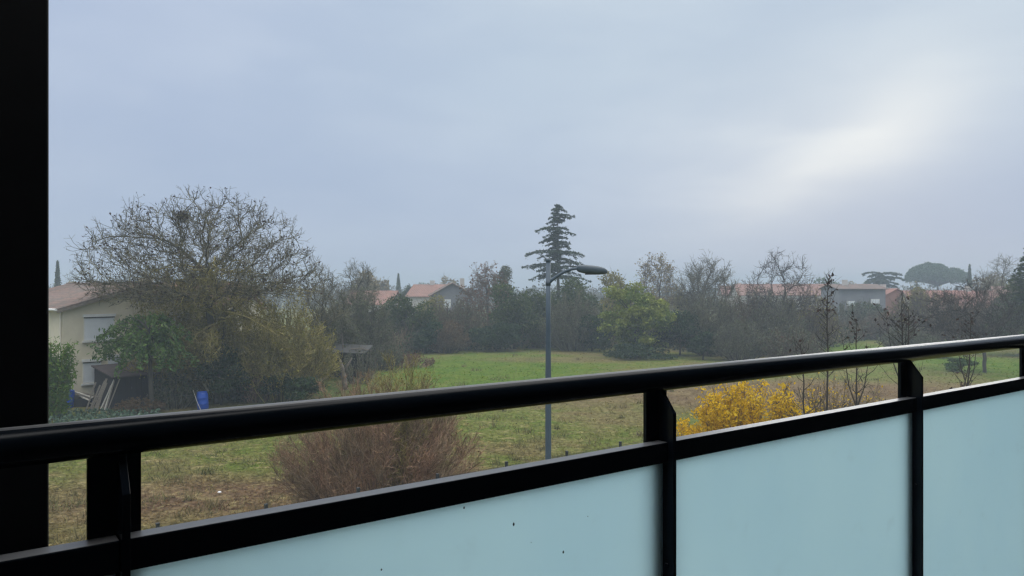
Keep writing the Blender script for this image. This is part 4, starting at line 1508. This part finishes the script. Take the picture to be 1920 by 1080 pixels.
def cypress(label, px, Y, ytop, ybot, w_px, seed):
    rng = np.random.default_rng(seed)
    root = empty('cypress_tree', (X(px, Y), Y, 0))
    tag(root, label, 'tree')
    s = Y / F
    zt = Z(ytop, Y)
    zb = .6
    n = 2600
    t = rng.uniform(0, 1, n)
    w = w_px / 2 * s * np.clip((1 - t) * 1.6, 0, 1) ** .8 + .05
    a = rng.uniform(0, 6.283, n)
    q = rng.uniform(.5, 1.05, n)
    P = np.stack([np.cos(a) * w * q, np.sin(a) * w * q, zb + (zt - zb) * t], 1)
    MB().tube([(0, 0, 0), (0, 0, zt * .8)], [.12, .03], 6).build('trunk', M['bark'], root)
    MB().leaves(P, .20, rng, .35, 0, -.8).build('crown', M['leaf_dark'], root)


cypress('slim pointed cypress above the tile roof of the cream house', 108, 120, 489, 545, 13, 95)
cypress('slim pointed cypress right of the umbrella pine', 1818, 150, 496, 560, 11, 96)
cypress('hazy pointed cypress among the far trees left of the orange roof', 747, 175, 513, 560, 12, 97)

# far hazy trees over the roofs
FT = [(683, 135, 62, 508, 'leaf_tan', 'hazy rounded tree over the red roofed bungalow'), (717, 150, 44, 513, 'leaf_tan', 'hazy tan tree right beside the rounded tree over the bungalow'),
      (765, 145, 36, 526, 'leaf_dark', 'hazy dark green tree directly left of the orange roof'), (838, 170, 48, 517, 'leaf_tan', 'pale hazy tree above the orange roof'),
      (806, 190, 70, 522, 'leaf_pine', 'flat hazy green tree far behind the orange roof'), (150, 110, 60, 513, 'leaf_tan', 'pale hazy tree over the roof between cypress and walnut'),
      (1545, 175, 66, 520, 'leaf_pine', 'hazy green tree above the long red roof'), (1600, 190, 60, 521, 'leaf_tan', 'hazy tan tree above the dark grey house'),
      (1850, 160, 80, 509, 'leaf_tan', 'hazy brownish tree right of the far cypress'), (1895, 150, 70, 512, 'leaf_olive', 'hazy olive tree behind the dark conifer')]
for i, (px, Y, w, yt, mt, lab) in enumerate(FT):
    leafy_tree('distant_tree', lab, px, Y, w, yt, 575, 200 + i, mt, n=2400, size=.26, k=14, trunk_r=.2, twig=300, group='hazy trees behind the roofs')


def far_wood():
    """the far-off belt of woods and gardens behind the houses"""
    rng = np.random.default_rng(77)
    cl = []
    for i in range(620):
        Y = rng.uniform(190, 300)
        x = rng.uniform(-.9, 1.3) * Y
        h = rng.uniform(4.5, 8.2)
        r = rng.uniform(2.5, 5)
        cl.append(((x, Y, h * .5), (r, r, h * .52)))
    P = clump_points(rng, 62000, cl, .6)
    P[:, 2] = np.maximum(P[:, 2], .1)
    o = MB().leaves(P, .42, rng, .6).build('woods', M['leaf_far'])
    tag(o, 'hazy far-off belt of trees on the horizon', 'woods', kind='stuff')


far_wood()


def undergrowth():
    """low brush at the foot of the hedge trees"""
    rng = np.random.default_rng(78)
    n = 33000
    xs = rng.uniform(600, 2300, n)
    Yl = np.interp(xs, [600, 700, 800, 1000, 1250, 1330, 1560, 1640, 1760, 1920], [56, 62, 73, 78, 76, 70, 78, 92, 92, 92]) + rng.uniform(0, 7, n)
    hh = np.interp(xs, [600, 760, 900, 1250, 1560, 1920], [2.2, 2.6, 3.0, 3.2, 2.6, 2.4])
    z = hh * rng.uniform(0, 1, n) ** 1.3 * (.7 + .3 * np.sin(xs * .07) * np.sin(xs * .023 + 1))
    P = np.stack([(xs - 960) / F * Yl, Yl, z + .05], 1)
    m = n // 2
    o = MB().leaves(P[:m], .15, rng, .5).build('undergrowth', M['leaf_ivy'])
    o['kind'] = 'stuff'
    d = rng.normal(0, .5, (n - m, 3)) + np.array([0, 0, .8])
    o = MB().sticks(P[m:], P[m:] + d * 1.0, .02, .008).build('brushwood', M['twig_brown'])
    o['kind'] = 'stuff'


undergrowth()

# --- shrubs and saplings near the balcony
twig_shrub('red_twig_shrub', 'big red brown leafless shrub in the meadow behind the lower rail', 708, 20.5, 420, 700, 301, 'twig_red', stems=190, side=30, sub=4, r=.0052, leaf='leaf_brown', nleaf=2600, leafsize=.028, upright=.38, spread0=.22, side_len=.55, depth=.75)
twig_shrub('olive_twig_shrub', 'olive green twigged shrub growing through the middle of the red brown shrub', 755, 21.5, 235, 676, 302, 'twig_olive', stems=110, side=26, sub=4, r=.0052, leaf='leaf_olive', nleaf=2600, leafsize=.03, upright=.45, spread0=.22, side_len=.5)


def yz(P, W, H):
    return np.clip(1.25 - (P[:, 0] + W * .45) / (W * .9), .14, 1) * np.clip(P[:, 2] / H * 2.2, .2, 1)


twig_shrub('yellow_leaved_shrub', 'shrub with bright yellow autumn leaves behind the railing gap', 1420, 23.5, 300, 708, 303, 'twig_brown', stems=110, side=22, sub=4, r=.006, leaf='leaf_yellow', nleaf=20000, leafsize=.052, upright=.4, spread0=.25, leaf_zone=yz, side_len=.5)
twig_shrub('brown_twig_shrub', 'wide bare brown twigged shrub right behind the yellow leaved shrub', 1560, 26.5, 300, 700, 304, 'twig_brown', stems=85, side=18, sub=3, r=.006, leaf='leaf_yellow', nleaf=1100, leafsize=.045, upright=.4, spread0=.3)


def sapling(label, px, Y, ytop, seed, lean=0.0, nb=22, low=.35, leafn=34, fan=1.0, topheavy=True, r0=.042, forks=()):
    rng = np.random.default_rng(seed)
    H = Z(ytop, Y)
    root = empty('sapling', (X(px, Y), Y, 0))
    nb = int(nb * 1.7)
    tag(root, label, 'sapling', 'young trees with withered leaves')
    st, forkpts = MB(), []
    trunk = [Vector((lean * t + rng.normal(0, .02), rng.normal(0, .02), H * t)) for t in np.linspace(0, 1, 9)]
    st.tube(trunk, [r0 * (1 - .8 * t) + .003 for t in np.linspace(0, 1, 9)], 6)
    for (ft, fx) in forks:
        k = int(ft * 8)
        b = trunk[k]
        e = Vector((fx, rng.normal(0, .1), H * rng.uniform(.82, .93)))
        st.tube([b, b.lerp(e, .35) + Vector((fx * .18, 0, -.05)), b.lerp(e, .7) + Vector((fx * .1, 0, 0)), e], [r0 * .5, r0 * .4, r0 * .25, .004], 5)
        forkpts.append((b, e))
    st.build('trunk', M['twig_dark'], root)
    tw, tips = MB(), []
    for i in range(nb):
        t = low + (1 - low) * rng.uniform(0, 1) ** .8
        k = min(7, int(t * 8))
        p = trunk[k].lerp(trunk[k + 1], t * 8 - k)
        if forkpts and i % 3 == 0:
            fb, fe = forkpts[(i // 3) % len(forkpts)]
            p = fb.lerp(fe, rng.uniform(.4, 1))
        a = rng.uniform(0, 6.283)
        L = (.9 * (1 - t) + .28) * rng.uniform(.6, 1.2) * fan
        e = p + Vector((math.cos(a) * L * .75, math.sin(a) * L * .75, L * .7))
        mid = p.lerp(e, .5) + Vector((math.cos(a), math.sin(a), 0)) * L * .1
        tw.tube([p, mid, e], [.010, .008, .005], 4)
        tips += [np.array(e), np.array(mid.lerp(e, .5))]
        for j in range(3):
            b = mid.lerp(e, rng.uniform(0, 1))
            q = b + Vector(rng.normal(0, .16, 3).tolist()) * fan + Vector((0, 0, .1))
            tw.tube([b, q], [.006, .003], 3)
            tips.append(np.array(q))
    cr = tw.build('crown', M['twig_dark'], root)
    tips = np.array(tips)
    if topheavy:
        tips = tips[np.argsort(-tips[:, 2])[:max(6, len(tips) // 2)]]
    sel = rng.integers(0, len(tips), leafn)
    MB().leaves(tips[sel] + rng.normal(0, .035, (leafn, 3)), .06, rng, .6, 0, .4).build('leaves', M['leaf_black'], cr)


sapling('tall straight sapling with dark withered leaves at its tip, below the long red roof', 1549, 24, 522, 401, lean=.06, nb=30, low=.5, leafn=60, fan=.8)
sapling('short sapling with few dark leaves between the two tall saplings', 1609, 23, 604, 402, nb=18, low=.45, leafn=30, forks=((.5, -.5), (.6, .45)), lean=-.06)
sapling('sapling with clusters of dark leaves in front of the salmon pink house', 1686, 25, 545, 403, nb=26, low=.4, leafn=80, fan=1.1, forks=((.55, .45), (.62, -.5), (.7, .3)), lean=.1)
sapling('slender sapling just right of the sapling before the salmon house', 1704, 26, 575, 404, nb=16, low=.4, leafn=14)
sapling('low leaning sapling seen through the railing right of the third post', 1765, 23, 668, 405, lean=.9, nb=12, low=.3, leafn=12)
sapling('sapling with brownish leaves above the handrail near the leaning bare tree', 1808, 27, 585, 406, lean=.25, nb=22, low=.4, leafn=50, forks=((.5, -.3), (.6, .6)))
sapling('thin low sapling behind the yellow leaved shrub', 1520, 22, 645, 407, lean=-.3, nb=14, low=.4, leafn=10)


# ---------------------------------------------------------------- garden things beside the house
def barrel(label, px, Y, tilt, z=0.0):
    root = empty('blue_barrel', (X(px, Y), Y, z))
    root.rotation_euler = (0, R(tilt), 0)
    tag(root, label, 'barrel', 'blue plastic barrels')
    MB().lathe([(.24, 0), (.27, .03), (.285, .12), (.285, .30), (.296, .32), (.285, .34), (.285, .60), (.296, .62), (.285, .64), (.28, .80), (.25, .88), (.23, .90)], 22).build('body', M['blue_plastic'], root, smooth=True)
    MB().lathe([(.22, .895), (.255, .90), (.255, .935), (.20, .945), (.20, .93), (.05, .93)], 22).build('rim', M['blue_plastic'], root, smooth=False)


barrel('blue plastic barrel standing in front of the dark ivy bush', 381, 39.0, -4)
barrel('blue plastic barrel half hidden beside the bamboo clump', 127, 39.6, 5)


def shed():
    Y = 38.8
    root = empty('lean_to_shed', (X(213, Y), Y, 0), math.atan2(.777, .63))
    tag(root, 'low dark wooden lean-to shed with sloping brown roof before the cream house', 'shed')
    W, D = 2.3, 2.55
    MB().prism([(.08, 0), (D, 0), (D, 2.05), (.08, 1.70)], .06, W, Matrix(((0, 1, 0, 0), (1, 0, 0, 0), (0, 0, 1, 0), (0, 0, 0, 1)))).build('wall', M['dark_wood'], root)
    bd = MB()
    for i in range(8):
        bd.box((.06 + i * .28, .045, .02), (.06 + i * .28 + .265, .077, 1.66))
    bd.build('front_boards', M['dark_wood'], root)
    MB().box((.9, .02, 1.0), (.96, .043, 1.12)).build('latch', M['dark_gap'], root)
    rf = MB()
    v = [(-.12, -.22, 1.74), (W + .1, -.22, 1.74), (W + .1, D, 2.18), (-.12, D, 2.18)]
    rf.add(v + [(a, b, c - .06) for a, b, c in v], [(0, 1, 2, 3), (7, 6, 5, 4), (0, 4, 5, 1), (1, 5, 6, 2), (2, 6, 7, 3), (3, 7, 4, 0)])
    rf.build('roof', M['shed_roof'], root)


shed()


def planks():
    rng = random.Random(9)
    Y = 38.6
    for i in range(11):
        px = 164 + i * 3.9
        L = rng.uniform(1.35, 1.75)
        pale = i in (6, 8)
        w = rng.uniform(.05, .11)
        o = MB().box((-w / 2, -.012, 0), (w / 2, .012, L)).build('plank', M['pale_plank'] if pale else M['plank'])
        o.location = (X(px, Y) + rng.uniform(-.03, .03), Y - rng.uniform(0, .12), .0)
        o.rotation_euler = (R(-rng.uniform(10, 16)), R(rng.uniform(10, 19)), R(rng.uniform(-12, 12)))
        if pale:
            tag(o, 'pale whitish plank among the grey planks leaning on the shed', 'plank', 'pale planks leaning on the shed')
        else:
            tag(o, 'weathered grey plank leaning with others against the left end of the shed', 'plank', 'grey planks leaning on the shed')
    for i in range(7):
        o = MB().box((-.8, -.06, 0), (.8, .06, .035)).build('board', M['plank'] if i % 3 else M['pale_plank'])
        o.location = (X(152 + rng.uniform(-6, 8), 40.0), 40.0 + rng.uniform(-.3, .3), .45 + i * .045)
        o.rotation_euler = (R(rng.uniform(-6, 6)), R(rng.uniform(10, 26)), R(rng.uniform(-25, 25)))
        tag(o, 'old board lying in the slumped heap between blue barrel and grey planks', 'board', 'boards in the heap')
    # crate of rubble that carries the heap
    o = empty('wooden_crate', (X(155, 40.1), 40.1, 0), R(10))
    tag(o, 'dark wooden crate under the heap of old boards', 'crate')
    for (a, b, c, d) in ((-.5, -.4, .5, -.36), (-.5, .36, .5, .4), (-.5, -.355, -.46, .355), (.46, -.355, .5, .355)):
        MB().box((a, b, .02), (c, d, .44)).build('side_panel', M['dark_wood'], o)
    MB().box((-.455, -.355, 0.03), (.455, .355, .40)).build('contents', M['dark_gap'], o)
    # stick leaning on the barrel
    o = MB().tube([(0, 0, 0), (-.25, .05, .5), (-.45, .1, 1.05)], [.018, .016, .010], 6).build('stick', M['pale_plank'], loc=(X(377, 38.6), 38.6, 0))
    tag(o, 'pale bent stick leaning beside the blue barrel before the ivy bush', 'stick')
    o = MB().tube([(0, 0, .05), (.5, .05, .38), (.85, .1, .62)], [.02, .017, .012], 6).build('stick', M['plank'], loc=(X(292, 38.6), 38.6, 0))
    tag(o, 'grey stick slanting out of the grey bramble patch', 'stick')


planks()


def crops():
    rng = np.random.default_rng(61)
    mb = MB()
    pts = []
    for r_ in range(9):
        y = 33.0 + r_ * .55
        for i in range(34):
            x = X(40, y) + i * .34 + rng.normal(0, .05)
            if x > X(300, y):
                continue
            n = 16
            a = rng.uniform(0, 6.283, n)
            q = rng.uniform(.03, .17, n)
            pts.append(np.stack([x + np.cos(a) * q, y + np.sin(a) * q + rng.normal(0, .03), .05 + rng.uniform(.02, .26, n)], 1))
    mb.leaves(np.concatenate(pts), .085, rng, .55, 0, -.4)
    o = mb.build('crop_leaves', M['leaf_crop'])
    tag(o, 'rows of grey green cabbage leaves in the kitchen garden', 'vegetables', kind='stuff')


crops()


def hut():
    Y = 52.0
    root = empty('weathered_hut', (X(652, Y), Y, 0), R(-4))
    tag(root, 'open weathered garden hut with grey flat roof between feathery trees', 'hut')
    rf = MB()
    v = [(-1.5, -1.0, 2.0), (1.5, -1.0, 1.9), (1.5, 1.2, 2.3), (-1.5, 1.2, 2.4)]
    rf.add(v + [(a, b, c - .07) for a, b, c in v], [(0, 1, 2, 3), (7, 6, 5, 4), (0, 4, 5, 1), (1, 5, 6, 2), (2, 6, 7, 3), (3, 7, 4, 0)])
    rf.build('roof', M['hut_roof'], root)
    for sx in (-1.35, 1.3):
        for sy in (-.85, 1.0):
            MB().box((sx - .05, sy - .05, 0), (sx + .05, sy + .05, 1.84 + (.3 if sy > 0 else 0))).build('post', M['bark'], root)
    MB().box((-1.29, 1.06, 0), (1.24, 1.10, 2.1)).build('back_wall', M['dark_wood'], root)
    MB().box((-1.33, -.79, 0), (-1.30, .94, 1.7)).build('side_wall', M['dark_wood'], root)
    # dead branches thrown on the roof and pale stump in front of it
    rng = np.random.default_rng(5)
    for i, lab in enumerate(('grey dead branch lying across the hut roof, the longest one', 'short grey dead branch standing up from the hut roof')):
        a = Vector((X(652 + (8 if i == 0 else -6), Y), Y - .4, 2.15))
        e = a + (Vector((1.5, .1, -.15)) if i == 0 else Vector((-.1, 0, 1.1)))
        b = MB().tube([a, a.lerp(e, .5) + Vector((0, 0, .1)), e], [.05, .04, .02], 6)
        for j in range(5):
            q = a.lerp(e, rng.uniform(.2, .9))
            b.tube([q, q + Vector((rng.normal(0, .3), rng.normal(0, .2), rng.uniform(.1, .5)))], [.02, .008], 4)
        tag(b.build('dead_branch', M['bark_pale']), lab, 'branch')
    Yt = 46.5
    root = empty('pale_stump', (X(647, Yt), Yt, 0))
    tag(root, 'pale broken tree stump in front of the weathered hut', 'stump')
    MB().tube([(0, 0, 0), (-.05, 0, .6), (-.12, 0, 1.25), (-.35, 0, 2.0)], [.20, .16, .12, .05], 9).build('trunk', M['bark_pale'], root, smooth=True)
    MB().tube([(-.08, 0, 1.0), (.15, 0, 1.5), (.45, 0, 2.0)], [.09, .07, .03], 7).build('limb', M['bark_pale'], root, smooth=True)
    for i, px in enumerate((566, 577, 588)):
        o = MB().box((-.09, -.015, 0), (.09, .015, 1.35)).build('plank', M['pale_plank'] if i == 0 else M['plank'])
        o.location = (X(px, 47.0), 47.0, 0)
        o.rotation_euler = (R(-12), R(-22), R(8))
        tag(o, ('pale wide plank leaning in the dark evergreen bush by the hut', 'grey plank leaning beside the pale wide plank', 'grey plank closest to the hut in the dark bush')[i], 'plank')


hut()

o = MB().lathe([(.05, 0), (.06, .02), (.045, .04), (.015, .05)], 9).build('litter', M['litter'], loc=(X(414, 23.0), 22.9, .06))
tag(o, 'small white scrap of litter lying on the brown meadow', 'litter')

# ---------------------------------------------------------------- misty air
hz = bpy.data.materials.new('mist')
hz.use_nodes = True
t = hz.node_tree
t.nodes.clear()
pv = t.nodes.new('ShaderNodeVolumePrincipled')
pv.inputs['Color'].default_value = (0.56, 0.655, 0.77, 1)
pv.inputs['Density'].default_value = 0.0021
pv.inputs['Anisotropy'].default_value = 0.0
ou = t.nodes.new('ShaderNodeOutputMaterial')
t.links.new(pv.outputs[0], ou.inputs['Volume'])
tag(MB().box((-820, -75, -1), (820, 915, 19.5)).build('haze', hz), kind='stuff')
